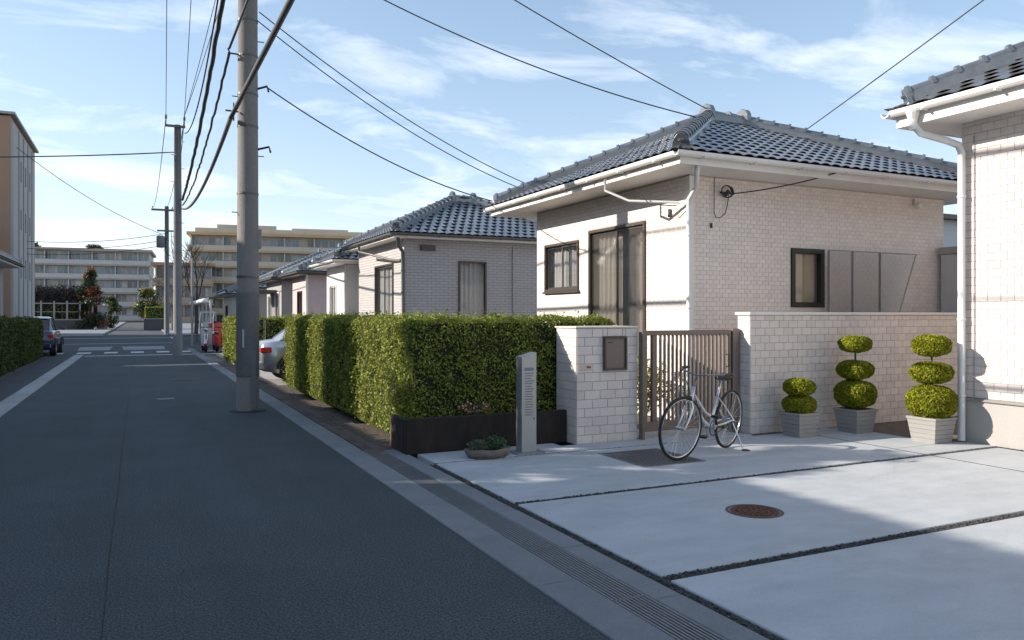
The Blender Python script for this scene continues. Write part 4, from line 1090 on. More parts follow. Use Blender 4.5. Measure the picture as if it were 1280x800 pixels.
obj('transformer', MB().lathe([(.25, -.45), (.3, -.4), (.3, .4), (.2, .48)], 14, (rx - .45, ry - .2, 7.2)), MATS['pole_grey'], p3, smooth=True)
p5 = thing('utility_pole', 'thin concrete service pole standing at the back of the driveway by the corner house', 'utility pole', (9.35, -6.0, 0))
cyl_pole(p5, 9.35, -6.0, 10.6, .12, .09, pole_c, 14)
band(p5, 9.35, -6.0, 10.2, .10)
p6 = thing('utility_pole', 'concrete utility pole at the lane edge behind the photographer', 'utility pole', (1.5, -14, 0))
cyl_pole(p6, 1.5, -14.0, 11.6, .172, .125, pole_c, 20)
slim = thing('sign_post', 'slim grey steel post standing on the pavement beyond the weathered pole', 'post', (2.4, 41, 0))
obj('shaft', MB().tube([(2.4, 41, 0), (2.4, 41, 4.3)], .05, 8), M('post_beige', (.35, .31, .28), .6, .1), slim)

def wire(label, a, b, sag, r, mat, grp=None, n=28, wob=0.0, name='overhead_cable'):
    a, b = Vector(a), Vector(b); pts = []
    for i in range(n + 1):
        t = i / n; p = a.lerp(b, t); p.z -= sag * 4 * t * (1 - t)
        if wob and 0 < i < n: p += Vector((random.uniform(-wob, wob), 0, random.uniform(-wob, wob)))
        pts.append(p)
    o = obj(name, MB().tube(pts, r, 8), mat, None, smooth=True)
    return tag(o, label, 'cable', grp)
# along the street
wire('thick grey sheathed cable sloping from the near pole towards the crossing pole', (px - .26, py - .12, 4.55), (qx + .16, qy - .1, 5.42), .42, .036, cable_g)
wire('thick grey sheathed cable rising over the lane from the near pole', (px - .26, py - .12, 4.55), (1.5, -14, 4.9), .12, .036, cable_g)
wire('thin grey conduit cable passing across the face of the near pole', (px - .28, py - .08, 5.62), (1.45, -14, 6.0), .2, .020, cable_g)
wire('twisted black cable hanging between near pole bracket and crossing pole', (px - .28, py - .06, 5.55), (qx + .16, qy - .1, 5.55), .40, .022, cable_b, wob=.012, n=60)
wire('heavy black cable bundle sagging from high on the near pole to crossing pole', (px - .22, py - .12, 7.4), (qx + .16, qy - .1, 5.75), .45, .042, cable_b, wob=.01, n=50)
wire('heavy black cable bundle running overhead from the near pole behind the photographer', (px - .22, py - .12, 7.4), (1.3, -14, 7.6), .4, .042, cable_b)
wire('black cable dipping low from the near pole to the crossing pole crossarm', (px - .15, py - .12, 8.6), (qx + .22, qy - .16, 8.2), 1.15, .018, cable_b)
for k, (xa, xb) in enumerate(((.42, -.40), (.95, .22), (2.1, .22), (2.4, .22))):
    wire('thin power wire from the crossing pole insulator to the near pole top', (xa, py - .13, 11.2), (qx + xb, qy - .16, 8.82), .30, .010, cable_b, 'thin power wires to the crossing pole')
for xa, xb, z in ((-.40, -1.0, 9.9), (.22, -.1, 9.9), (.22, .4, 9.9)):
    wire('thin power wire from the crossing pole on to the far slim pole', (qx + xa, qy - .16, 8.75), (rx + xb, ry - .25, z), .9, .014, cable_b, 'thin power wires to the far pole')
for z0, z1, s in ((5.7, 8.0, 1.3), (5.2, 7.4, 1.2)):
    wire('black telephone cable from the crossing pole to the far slim pole', (qx + .1, qy, z0), (rx + .3, ry - .2, z1), s, .02, cable_b, 'telephone cables beyond the crossing')
# house services from the near pole
wire('black service wire from the near pole to the peak of the tiled roof', (px + .3, py - .16, 7.42), (8.15, 9.9, 4.66), .30, .010, cable_b)
wire('black service wire from higher on the near pole to the ridge of the tiled roof', (px + .7, py - .16, 8.72), (9.1, 10.9, 5.16), .12, .010, cable_b)
wire('upper of two black service wires to the back of the tiled house', (px + .16, py - .08, 6.25), (8.3, 14.4, 3.95), .32, .009, cable_b)
wire('lower of two black service wires to the back of the tiled house', (px + .12, py - .08, 6.12), (8.3, 14.4, 3.85), .38, .009, cable_b)
wire('black service wire from the near pole clamp to the tiled house gutter corner', (px + .25, py - .08, 5.10), (6.3, 13.95, 3.75), .22, .011, cable_b)
wire('short black wire from the wall coil up to the tiled roof gutter', (7.6, 8.5, 3.22), (9.05, 7.9, 3.56), .04, .009, cable_b)
wire('black service wire from the roof hip rising over the driveway', (10.65, 10.16, 4.76), (9.35, -6.0, 10.25), .2, .009, cable_b)
# to the left
wire('black cable from the crossing pole to the service pole across the lane', (qx - .1, qy, 7.5), (-14, 36, 7.2), .25, .022, cable_b)
wire('thin cable rising from the far pole towards the tall tan building', (rx - .3, ry, 12.0 - 4.2), (-9.0, 57.0, 13.9), .8, .02, cable_b)
for z in (7.6, 7.1, 6.7):
    wire('thin cable from the far pole to the tall tan building side', (rx, ry, z + .3), (-7.0, 64, z - .9), .3, .02, cable_b, 'cables between far pole and tan building')

# ================================================================ neighbouring houses along the lane
grey_sid = M('grey_block_siding', (.46, .46, .48), .7, .05, 5, .3, 60)
def siding(name, col, bwid=.24, bhgt=.075):
    m = bpy.data.materials.new(name); m.use_nodes = True; N = m.node_tree.nodes; L = m.node_tree.links; p = N['Principled BSDF']; p.inputs['Roughness'].default_value = .7
    geo = N.new('ShaderNodeNewGeometry'); sx = N.new('ShaderNodeSeparateXYZ'); L.new(geo.outputs['Position'], sx.inputs[0])
    ad = N.new('ShaderNodeMath'); L.new(sx.outputs['X'], ad.inputs[0]); L.new(sx.outputs['Y'], ad.inputs[1])
    cx = N.new('ShaderNodeCombineXYZ'); L.new(ad.outputs[0], cx.inputs[0]); L.new(sx.outputs['Z'], cx.inputs[1])
    br = N.new('ShaderNodeTexBrick'); br.inputs['Scale'].default_value = 1; br.inputs['Brick Width'].default_value = bwid; br.inputs['Row Height'].default_value = bhgt; br.inputs['Mortar Size'].default_value = .009
    c = Vector(col); br.inputs['Color1'].default_value = (*c, 1); br.inputs['Color2'].default_value = (*(c * .93), 1); br.inputs['Mortar'].default_value = (*(c * .62), 1)
    L.new(cx.outputs[0], br.inputs['Vector']); L.new(br.outputs['Color'], p.inputs['Base Color'])
    bp = N.new('ShaderNodeBump'); bp.inputs['Strength'].default_value = .5; bp.inputs['Distance'].default_value = .008; bp.invert = True
    L.new(br.outputs['Fac'], bp.inputs['Height']); L.new(bp.outputs[0], p.inputs['Normal'])
    return m
def small_house(label, x0, x1, y0, y1, zt, wall, over, fr_m, trim, gut, front_h=(), street_h=(), slope=.48, rt=roof_tile, wd=.24, ln=.27, sides='SWNE', oni=True, name='neighbour_house', wrapname=True, curtain='plain'):
    q = thing(name, label, 'house', ((x0 + x1) / 2, (y0 + y1) / 2, 0))
    wall_panel('front_wall', q, (x0, y0, 0), 0, x1 - x0, 0, zt, .16, wall, front_h)
    wall_panel('street_wall', q, (x0, y1, 0), R(-90), y1 - y0, 0, zt, .159, wall, street_h)
    wall_panel('back_wall', q, (x1, y1, 0), R(180), x1 - x0, 0, zt, .16, wall)
    wall_panel('side_wall', q, (x1, y0, 0), R(90), y1 - y0, 0, zt, .159, wall)
    for hh in front_h: window(q, (x0, y0, 0), 0, *hh, fr_m, sill=False, curtain=curtain)
    for hh in street_h: window(q, (x0, y1, 0), R(-90), *hh, fr_m, sill=False, panes=2 if hh[1] - hh[0] > .8 else 1, curtain=curtain)
    rb = (x0 - over, x1 + over, y0 - over, y1 + over)
    hip_roof(q, *rb, zt + .15, slope, rt, wd=wd, ln=ln, oni=oni, sides=sides)
    eaves(q, *rb, zt + .15, x0, x1, y0, y1, trim, gut, fas=.14)
    return q
dk_trim = M('dark_trim', (.10, .095, .09), .5, .1)
n2 = small_house('grey block-sided bungalow with dark tiled hip roof next along the lane', 6.3, 11.5, 19.58, 24.2, 3.5, siding('grey_siding', (.45, .43, .425)), .42, bronze, white_trim, dk_trim,
                 front_h=[(7.83 - 6.3, 8.66 - 6.3, 1.0, 2.97)], street_h=[(24.2 - 22.3, 24.2 - 20.5, .6, 2.93)])
downpipe(n2, [(6.05, 19.3, 3.5), (6.05, 19.3, 3.32), (6.24, 19.5, 3.16), (6.25, 19.52, 2.9), (6.25, 19.52, 0)], .05, dk_trim)
downpipe(n2, [(5.84, 22.4, 3.5), (5.84, 22.4, 3.36), (6.2, 20.4, 3.0), (6.26, 19.75, 2.95)], .035, M('pipe_brown', (.16, .14, .13), .5, .1), )
obj('vent_box', MB().box(6.75, 7.15, 19.5, 19.578, 3.22, 3.36), bronze, n2)
obj('corner_pipe', MB().tube([(9.47, 19.55, 3.4), (9.47, 19.55, 0)], .02, 6), M('pipe_grey', (.36, .36, .38), .5, .1), n2)
n3 = small_house('small white house with pale fascia next to the grey bungalow', 6.1, 10.5, 25.0, 27.9, 3.15, M('white_render', (.66, .64, .63), .85, .05, 3, .3, 80), .5, white_trim, white_trim, white_trim,
                 street_h=[(.5, 1.5, .6, 2.55)], front_h=[(.9, 1.7, 2.0, 2.9)])
downpipe(n3, [(6.05, 24.96, 3.1), (6.05, 24.96, 0)], .04, pipe_w)
n4 = small_house('small pink rendered house with dark tiled roof beyond the white house', 6.1, 11, 31.3, 34.7, 3.1, M('pink_render', (.52, .42, .42), .9, .05, 3, .6, 60), .45, black_fr, dk_trim, dk_trim,
                 street_h=[(1.2, 2.2, .3, 2.5)], rt=roof_tile)
downpipe(n4, [(6.05, 31.25, 3.1), (6.05, 31.25, 0)], .05, pipe_w)
n5 = small_house('grey house with dark recessed porch beyond the pink house', 6.0, 11, 37.0, 41.5, 3.1, M('grey_render', (.33, .32, .31), .9, .05, 3, .4, 60), .45, white_trim, dk_trim, dk_trim,
                 street_h=[(.5, 1.6, .2, 2.5), (2.6, 4.0, .05, 2.6)], curtain=None)
obj('porch_roof', MB().box(4.7, 5.96, 38.2, 40.4, 2.55, 2.7), dk_trim, n5)
for yy in (38.3, 40.3): obj('porch_post', MB().tube([(4.8, yy, 0), (4.8, yy, 2.55)], .05, 8), white_trim, n5)
n6 = small_house('low pale house with dark roof near the far end of the lane', 6.0, 11, 45.0, 50.0, 2.9, M('cream_render', (.52, .48, .43), .9, .05, 3, .4, 60), .5, bronze, white_trim, dk_trim, street_h=[(1.5, 3.0, .8, 2.2)])
n7 = small_house('farthest low pale house with dark roof before the apartment block', 5.6, 10.5, 54.0, 59.5, 2.8, MATS['cream_render'], .5, bronze, white_trim, dk_trim, street_h=[(1.5, 3.0, .8, 2.2)])
# carport with white dome lamps by the far houses
cpt = thing('carport', 'small carport with pale posts and dark canopy before the far houses', 'carport', (4.6, 46.5, 0))
obj('canopy', MB().loft([[(3.4, y, 2.35), (5.9, y, 2.75), (5.9, y, 2.85), (3.4, y, 2.45)] for y in (44.0, 49.5)]), dk_trim, cpt, fix=True)
for yy in (44.2, 46.8, 49.2): obj('post', MB().tube([(3.5, yy, 0), (3.5, yy, 2.36)], .045, 8), white_trim, cpt)
for k in range(7): obj('screen_board', MB().box(5.7, 5.74, 44.2 + k * .7, 44.8 + k * .7, .2, 2.3), M('board_tan', (.36, .30, .22), .8, .1, island=.1), cpt)
for k, yy in enumerate((43.0, 45.5, 48.5, 52.0)):
    lp = thing('globe_lamp', 'white domed lamp on a slim post in the row by the carport', 'lamp', (3.1, yy, 0), 'domed lamps by the carport')
    obj('post', MB().tube([(3.1, yy, 0), (3.1, yy, 2.1)], .03, 6), hw_m, lp)
    obj('lamp_shade', MB().lathe([(.06, 0), (.22, .04), (.25, .12), (.17, .24), (.05, .29)], 12, (3.1, yy, 2.08)), white_trim, lp, smooth=True)

# left side of the lane: houses whose roofs shade the road
lw = M('left_render', (.34, .33, .33), .9, .06, 3, .3, 60)
lh = small_house('grey house with dark tiled roof and pale fascia behind the verge hedge', -12, -4.95, 29.8, 37.6, 3.45, lw, .6, bronze, white_trim, dk_trim, rt=roof_tile, sides='SWNE')
obj('east_window', MB().box(-4.945, -4.92, 34.6, 36.6, 1.2, 2.6), black_fr, lh)
hB = small_house('long single storey grey house with dark roof facing the long hedge', -13, -6.05, 11.15, 28.2, 3.98, lw, .6, bronze, white_trim, dk_trim, slope=.47)
obj('added_shade_block', MB().box(-7.6, -6.02, 15.55, 16.95, 0, 6.3), lw, hB)  # unseen block added to cast the wide shadow stripe on the long hedge
obj('added_shade_block_cap', MB().box(-7.7, -5.96, 15.48, 17.02, 6.302, 6.45), dk_trim, hB)  # top of the added shadow-casting block
obj('added_shade_stack', MB().box(-6.9, -6.03, 18.5, 19.3, 0, 6.3), lw, hB)  # added out of view for the narrower shadow stripe on the hedge
small_house('three storey grey block with dark roof on the side street corner', -17, -9.6, 41, 55.5, 8.2, lw, .4, bronze, white_trim, dk_trim, slope=.3)
hA = small_house('two storey grey house with dark roof opposite the driveway', -14, -6.75, -8, 10.3, 5.3, lw, .7, bronze, white_trim, dk_trim, slope=.54)
obj('added_shade_fin', MB().box(-9, -6.1, 10.32, 10.53, 0, 4.9), lw, hA)  # unseen fin added to stop a sun streak across the road

# ================================================================ vehicles
def car(label, loc, yaw, paint, L=3.9, W=1.62, Ht=1.42, sedan=True):
    """local x forward, origin on the ground under the middle"""
    c = thing('parked_car', label, 'car', loc, local=True, rz=yaw)
    h = L / 2
    gl = M('car_glass', (.02, .022, .025), .06, .05, spec=.8); bk = M('car_black', (.018, .018, .019), .6, .1)
    rub = MATS['tyre_rubber']; chrome = MATS['chrome']
    def sec(x, w_, z0, z1, zb):   # body section: sill, flank bulge, shoulder
        return [Vector((x, s * a, z)) for s, a, z in ((1, w_ * .90, z0), (1, w_, z0 + (zb - z0) * .35), (1, w_ * .99, z0 + (zb - z0) * .75), (1, w_ * .93, z1 - .03), (1, w_ * .80, z1), (-1, w_ * .80, z1), (-1, w_ * .93, z1 - .03), (-1, w_ * .99, z0 + (zb - z0) * .75), (-1, w_, z0 + (zb - z0) * .35), (-1, w_ * .90, z0))]
    hw = W / 2
    st = [(-h, .86, .38, .80), (-h + .06, .94, .27, .90), (-h + .35, .98, .22, .94), (-h + .9, 1.0, .20, .95), (0, 1.0, .19, .93), (h - 1.15, 1.0, .20, .90), (h - .55, .98, .21, .82), (h - .12, .92, .24, .72), (h, .80, .34, .60)]
    body = obj('body', MB().loft([sec(x, hw * k, z0, z1, z1) for x, k, z0, z1 in st]), paint, c, smooth=True, fix=True)
    # greenhouse
    gs = [(-h + .42, .74, .95), (-h + .95, .70, Ht - .05), (-h + 1.5, .71, Ht - .01), (.25, .70, Ht - .03), (h - 1.1, .76, .90)]
    lower = [(-h + .38, .84, .93), (-h + .8, .88, .94), (0, .89, .93), (.4, .88, .92), (h - 1.02, .82, .89)]
    g_ = MB(); up = []; lo = []
    for (x, k, z) in gs: up.append(Vector((x, hw * k, z)))
    for (x, k, z) in lower: lo.append(Vector((x, hw * k, z)))
    mir = lambda q: [Vector((p.x, -p.y, p.z)) for p in q]
    g_.loft([lo, up], closed=False, caps=False); g_.loft([mir(up), mir(lo)], closed=False, caps=False)
    g_.quad(lo[0], up[0], mir(up)[0], mir(lo)[0]); g_.quad(up[0], up[1], mir(up)[1], mir(up)[0]); g_.quad(up[3], up[4], mir(up)[4], mir(up)[3])
    g_.quad(lo[4], up[4], mir(up)[4], mir(lo)[4])
    obj('window_glass', g_, gl, c, fix=True)
    rf = MB()
    rr = [[Vector((x, y * hw * k, z + dz)) for y, dz in ((-1.02, -.01), (-.9, .02), (0, .035), (.9, .02), (1.02, -.01))] for x, k, z in ((-h + .9, .70, Ht - .07), (-h + 1.0, .70, Ht - .04), (-h + 1.5, .71, Ht), (.2, .70, Ht - .01), (.32, .70, Ht - .04))]
    rf.loft(rr, closed=False, caps=False); ro = obj('roof', rf, paint, c, smooth=True)
    pil = MB()
    for s in (1, -1):
        for a, b_ in ((gs[0], gs[1]), (gs[4], gs[3])):
            pil.tube([(a[0], s * hw * (a[1] + .02), a[2] - .02), (b_[0], s * hw * (b_[1] + .02), b_[2])], .03, 6)
        pil.tube([(-.15, s * hw * .9, .92), (-.2, s * hw * .72, Ht - .03)], .03, 6)
    obj('pillar', pil, paint, ro)
    for x in (-h + .68, h - .75):
        for s in (1, -1):
            wo = obj('wheel', MB().tube([(x, s * (hw - .19), .30), (x, s * (hw + .005), .30)], .30, 24), rub, c)
            obj('rim', MB().tube([(x, s * (hw - .02), .30), (x, s * (hw + .012), .30)], .19, 16), chrome, wo)
            obj('wheel_arch', MB().tube([(x + .345 * math.cos(a), s * (hw + .002), .30 + .345 * math.sin(a)) for a in np.linspace(.05, math.pi - .05, 14)], .03, 6), bk, c)
    for s in (1, -1):
        obj('tail_light', MB().box(-h - .02, -h + .22, s * hw * .74 if s > 0 else -hw * .985, hw * .985 if s > 0 else -hw * .74, .68, .80), M('tail_red', (.55, .02, .02), .25, .1, coat=.5), c, bevel=.02)
        obj('headlight', MB().box(h - .30, h - .03, s * hw * .60 if s > 0 else -hw * .88, hw * .88 if s > 0 else -hw * .60, .55, .70), M('head_clear', (.6, .62, .65), .1, .05, coat=.5), c, bevel=.02)
        mi = obj('mirror', MB().box(h - 1.35, h - 1.22, s * (hw + .0) if s > 0 else -hw - .16, hw + .16 if s > 0 else -hw, .92, 1.05), paint, c, bevel=.02)
        obj('door_handle', MB().box(-.35, -.18, s * hw - .01, s * hw + .02, .78, .81), chrome, c)
        obj('door_seam', MB().box(-.05, -.04, s * (hw * .985) - .012, s * (hw * .985) + .012, .30, .9), bk, c)
    obj('bumper', MB().box(-h - .05, -h + .12, -hw * .88, hw * .88, .30, .48), paint, c, bevel=.03)
    obj('bumper', MB().box(h - .1, h + .05, -hw * .80, hw * .80, .26, .42), bk, c, bevel=.03)
    obj('number_plate', MB().box(-h - .056, -h - .052, -.17, .17, .52, .68), white_trim, c)
    return c
silver = M('car_silver', (.50, .52, .54), .28, .03, 2, metal=.7, coat=.6)
navy = M('car_navy', (.045, .05, .11), .25, .05, 2, metal=.4, coat=.7)
car('silver hatchback parked tail to the lane between the two hedges', (4.33, 18.3, 0), 0.0, silver, L=3.8, W=1.5, Ht=1.40)
car('dark purple-blue car parked past the end of the verge hedge', (-3.55, 34.6, 0), R(90), navy, L=4.0, W=1.65)

def scooter(label, loc, yaw, paint, canopy):
    s = thing('delivery_scooter' if canopy else 'motor_scooter', label, 'scooter', loc, local=True, rz=yaw)
    rub = MATS['tyre_rubber']; bk = MATS['car_black']; ch = MATS['chrome']
    ys = (-.22, .22) if canopy else (0,)
    for x in (-.55, .62):
        for y in (ys if x < 0 else (0,)):
            w_ = obj('wheel', MB().tube([(x + .17 * math.cos(a), y, .22 + .17 * math.sin(a)) for a in np.linspace(0, 6.283, 20, endpoint=False)], .055, 8, closed=True), rub, s, smooth=True)
            obj('rim', MB().tube([(x, y - .04, .22), (x, y + .04, .22)], .12, 12), ch, w_)
    obj('rear_body', MB().loft([[(x, y, z) for y, z in ((-w2, z0), (w2, z0), (w2, z1 - .05), (w2 * .7, z1), (-w2 * .7, z1), (-w2, z1 - .05))] for x, w2, z0, z1 in ((-.85, .12, .45, .68), (-.6, .19, .32, .74), (-.2, .17, .28, .72), (-.05, .10, .25, .6))]), paint, s, fix=True)
    obj('footboard', MB().box(-.1, .35, -.17, .17, .22, .29), bk, s, bevel=.02)
    obj('leg_shield', MB().loft([[(.33 + .12 * z, y, z) for y in (-.23 + .08 * abs(z - .6), -.1, .1, .23 - .08 * abs(z - .6))] for z in (.25, .5, .75, .98)] , closed=False, caps=False).loft([[(.36 + .12 * z, y, z) for y in (-.23 + .08 * abs(z - .6), -.1, .1, .23 - .08 * abs(z - .6))] for z in (.25, .5, .75, .98)], closed=False, caps=False), paint, s)
    obj('front_mudguard', MB().tube([(.62 + .24 * math.cos(a), 0, .22 + .24 * math.sin(a)) for a in np.linspace(.4, 2.7, 10)], .07, 8), paint, s, smooth=True)
    obj('fork', MB().tube([(.62, .07, .22), (.45, .05, .75), (.42, 0, 1.0)], .025, 8).tube([(.62, -.07, .22), (.45, -.05, .75)], .025, 8), ch, s)
    obj('handlebar', MB().tube([(.36, -.33, 1.02), (.44, 0, 1.0), (.36, .33, 1.02)], .018, 8), bk, s)
    obj('headlight', MB().lathe([(.03, -.08), (.09, 0), (.08, .06), (.02, .1)], 12, (.5, 0, .9)), ch, s, smooth=True)
    obj('seat', MB().box(-.55, -.02, -.14, .14, .74, .82), bk, s, bevel=.03)
    obj('cargo_box', MB().box(-.98, -.58, -.24, .24, .83, 1.2), white_trim if canopy else paint, s, bevel=.03)
    obj('mirror', MB().tube([(.38, -.28, 1.02), (.36, -.32, 1.2)], .008, 6).box(.345, .365, -.38, -.28, 1.18, 1.26), bk, s)
    obj('mirror', MB().tube([(.38, .28, 1.02), (.36, .32, 1.2)], .008, 6).box(.345, .365, .28, .38, 1.18, 1.26), bk, s)
    if canopy:
        cp = MB()
        for y in (-.26, .26): cp.tube([(.5, y, .8), (.38, y, 1.35), (.1, y, 1.62), (-.5, y, 1.62), (-.8, y, 1.2)], .022, 8)
        cp.box(-.55, .12, -.28, .28, 1.61, 1.65)
        cf = obj('canopy', cp, paint, s)
        obj('windscreen', MB().loft([[(.5, y, .98), (.385, y, 1.35), (.12, y, 1.6)] for y in (-.25, .25)], closed=False, caps=False), glass, cf)
    obj('number_plate', MB().box(-1.0, -.985, -.1, .1, .42, .55), white_trim, s)
    return s
scooter('white canopied delivery scooter parked at the far end of the lane hedge', (2.62, 34.6, 0), R(-100), M('scooter_white', (.66, .67, .68), .35, .05, 3, coat=.5), True)
scooter('red motor scooter with black seat beside the white delivery scooter', (3.05, 33.6, 0), R(-80), M('scooter_red', (.48, .025, .02), .3, .05, 3, coat=.5), False)

# ================================================================ far buildings
def far_block(label, x0, y0, yaw, W, D, floors, fh, z0, wallc, bandc, nwin, roof_box=True, name='apartment_building'):
    b = thing(name, label, 'building', (x0, y0, 0), local=True, rz=yaw)
    Hh = z0 + floors * fh
    wm = M(label[:12] + '_wall', wallc, .8, .06, .4, stain=.2, stain_col=tuple(c * .7 for c in wallc), stain_scale=.3)
    bm2 = M(label[:12] + '_band', bandc, .8, .08, .5)
    gm = M('far_glass', (.10, .16, .24), .12, .3, .35, spec=.9, island=.5)
    gm2 = M('far_curtain', (.42, .44, .46), .6, .2, 1.2, island=.4)
    obj('wall', MB().box(0, W, 0, D, 0, Hh), wm, b)
    fm_ = M('far_frame', (.42, .42, .42), .6, .1)
    ww = W / nwin
    pane = MB().box(0, ww * .80, -.02, .05, 0, fh * .48).mesh('pane', gm)
    pane2 = MB().box(0, ww * .80, -.02, .05, 0, fh * .48).mesh('pane', gm2)
    slab_me = MB().box(-.6, W + .4, -1.5, .0, -.16, .12).mesh('balcony_slab', bm2)
    rail_me = MB().box(-.5, W + .3, -1.45, -1.32, .16, fh * .36).mesh('balcony_rail', wm)
    mul = MB()
    mul.box(ww * .38, ww * .42, -.06, -.02, 0, fh * .48); mul.box(0, ww * .80, -.06, -.021, fh * .46, fh * .5)
    mul_me = mul.mesh('mullion', fm_)
    for f in range(floors):
        z = z0 + f * fh
        sl_ = piece('balcony', slab_me, b, (0, 0, z))
        piece('balcony_rail', rail_me, sl_, (0, 0, 0))
        for i in range(nwin):
            if (i * 7 + f) % 9 == 4: continue
            pn = piece('window', pane2 if random.random() < .35 else pane, b, (i * ww + ww * .1, 0, z + fh * .42))
            piece('mullion', mul_me, pn, (0, 0, 0))
        for i in range(0, nwin + 1, 4):
            obj('party_wall', MB().box(i * ww - .1, i * ww + .1, -1.28, -.03, z + .14, z + fh - .18), wm, b)
    obj('roof_edge', MB().box(-.8, W + .6, -1.7, D + .3, Hh, Hh + .55), bm2, b)
    if roof_box:
        obj('parapet', MB().box(.5, W * .97, .2, D * .8, Hh + .55, Hh + 1.5), wm, b)
        obj('plant_room', MB().box(W * .12, W * .42, 1.0, D * .6, Hh + 1.5, Hh + 2.3), wm, b)
        obj('plant_room', MB().box(W * .5, W * .8, 1.5, D * .6, Hh + 1.5, Hh + 2.0), wm, b)
        obj('lift_tower', MB().box(W * .955, W * .985, -1.6, 1.0, Hh - 2.5, Hh + 1.2), wm, b)
    return b
# big block: left edge at pixel column 235, facing the camera
far_block('long tan balconied apartment block rising behind the near pole', 9.2, 157.0, R(-9), 36, 14, 6, 2.95, -1.2, (.50, .44, .36), (.52, .35, .19), 26)
far_block('wide white office building with glass bands beyond the bare trees', -36, 196, R(-4), 38.5, 16, 5, 3.05, .3, (.47, .46, .45), (.36, .31, .27), 34, roof_box=False, name='office_building')
far_block('low brown building glimpsed beside the far pole', 3, 150, R(-5), 9, 10, 3, 3.4, 0, (.36, .27, .20), (.33, .22, .15), 8, roof_box=False, name='low_building')
# tall tan building on the left
tb = thing('tower_block', 'tall tan and grey concrete block at the corner past the hedge', 'building', (-12, 63, 0))
conc = M('panel_concrete', (.40, .385, .37), .85, .05, .6, stain=.3, stain_col=(.29, .28, .265), stain_scale=.25, stretch=(1, 1, .3))
obj('main_wall', MB().box(-24, -7.15, 57.3, 70, 0, 13.95), M('tan_render', (.40, .25, .17), .9, .05, .5), tb)
obj('side_slab', MB().box(-7.15, -7.0, 57.32, 68.2, 0, 13.55), conc, tb)
for k in range(4): obj('panel_joint', MB().box(-7.0, -6.96, 59.6 + k * 2.3, 59.75 + k * 2.3, 0, 13.5), M('joint_grey', (.22, .215, .21), .9, .1), tb)
for k in range(3):
    for z in (4, 7.2, 10.4): obj('slot_window', MB().box(-7.0, -6.97, 60.6 + k * 2.3, 61.0 + k * 2.3, z, z + 1.3), MATS['joint_grey'], tb)
obj('roof_cap', MB().box(-24.2, -6.9, 57.1, 70.2, 14.05, 14.2), conc, tb)

# ================================================================ trees
def bare_tree(label, x, y, h, seed, mat=bark, spread=.45, leaves=None, ln=0):
    rd = random.Random(seed); t = thing('bare_tree' if not ln else 'autumn_tree', label, 'tree', (x, y, 0))
    trunk = MB(); limbs = MB(); tips = []
    trunk.tube([(x, y, -.05), (x + .05, y, h * .18), (x + .02, y, h * .36)], [.16, .13, .11], 10)
    def grow(p, d, l, r, lev):
        pts = [p]; q = p.copy(); dd = d.copy()
        for i in range(3):
            dd = (dd + Vector((rd.uniform(-.18, .18), rd.uniform(-.18, .18), rd.uniform(-.02, .14)))).normalized(); q = q + dd * l / 3; pts.append(q.copy())
        limbs.tube(pts, [r, r * .85, r * .7, r * .55], 5, cap=False)
        if lev == 0: tips.append(q); return
        for i in range(3 if lev > 1 else 4):
            a = rd.uniform(0, 6.28); k = rd.uniform(.35, .8)
            nd = (dd + Vector((math.cos(a) * k, math.sin(a) * k, rd.uniform(-.1, .4)))).normalized()
            s = pts[rd.choice((2, 3, 3))]
            grow(s, nd, l * rd.uniform(.58, .78), r * .55, lev - 1)
    for i in range(5):
        a = i * 1.26 + rd.uniform(-.3, .3)
        grow(Vector((x + .02, y, h * rd.uniform(.28, .36))), Vector((math.cos(a) * spread, math.sin(a) * spread, 1)).normalized(), h * .27, .06, 3)
    obj('trunk', trunk, mat, t, smooth=True); obj('branches', limbs, mat, t)
    if ln:
        T_ = np.array([tuple(v) for v in tips]); idx = RNG.integers(0, len(T_), ln)
        stuff(link('crown', leaf_mesh('crown', T_[idx] + RNG.normal(size=(ln, 3)) * .28, RNG.normal(size=(ln, 3)), .16, leaves), t))
    return t
def leafy_tree(name, label, x, y, h, r, z0, mats, n, size, cone=False, seed=0):
    rd = random.Random(seed); t = thing(name, label, 'tree', (x, y, 0))
    obj('trunk', MB().tube([(x, y, -.05), (x, y, h * .5), (x, y, h * .85)], [.16, .11, .04], 8), bark, t)
    lm = MB(); P = []; Nn = []; P2 = []; N2 = []
    for i in range(60):
        u = rd.random(); z = z0 + (h - z0) * u
        rr = r * (1 - u * .85) if cone else r * math.sqrt(max(.05, 1 - (2 * u - 1) ** 2))
        a = rd.uniform(0, 6.28); k = rd.uniform(.35, 1.0) * rr
        c = (x + k * math.cos(a), y + k * math.sin(a), z)
        lm.tube([(x, y, max(.3, z - .4)), c], .02, 5, cap=False)
        s = rd.uniform(.28, .5) * r * (1 - .4 * u if cone else 1)
        p, nn = ball_points(c, (s, s, s * .75), n // 40, .4, .1)
        if len(mats) > 1 and rd.random() < .38: P2.append(p); N2.append(nn)
        else: P.append(p); Nn.append(nn)
    obj('limbs', lm, bark, t)
    stuff(link('crown', leaf_mesh('crown', np.vstack(P), np.vstack(Nn), size, mats[0], flat=.4, aspect=.6), t))
    if P2: stuff(link('tinted_crown', leaf_mesh('tinted_crown', np.vstack(P2), np.vstack(N2), size, mats[1], flat=.4, aspect=.6), t))
    return t
bare_tree('bare branching tree on the pavement behind the weathered pole', 3.9, 62, 7.4, 3)
bare_tree('bare tree further along, left branches crossing the low brown building', 2.9, 78, 6.6, 5)
leafy_tree('conifer_tree', 'dark evergreen with orange autumn leaves at the corner of the far road', -4.3, 88, 6.0, 1.7, .3, (leaf_d, leaf_o), 5200, .22, cone=True, seed=2)
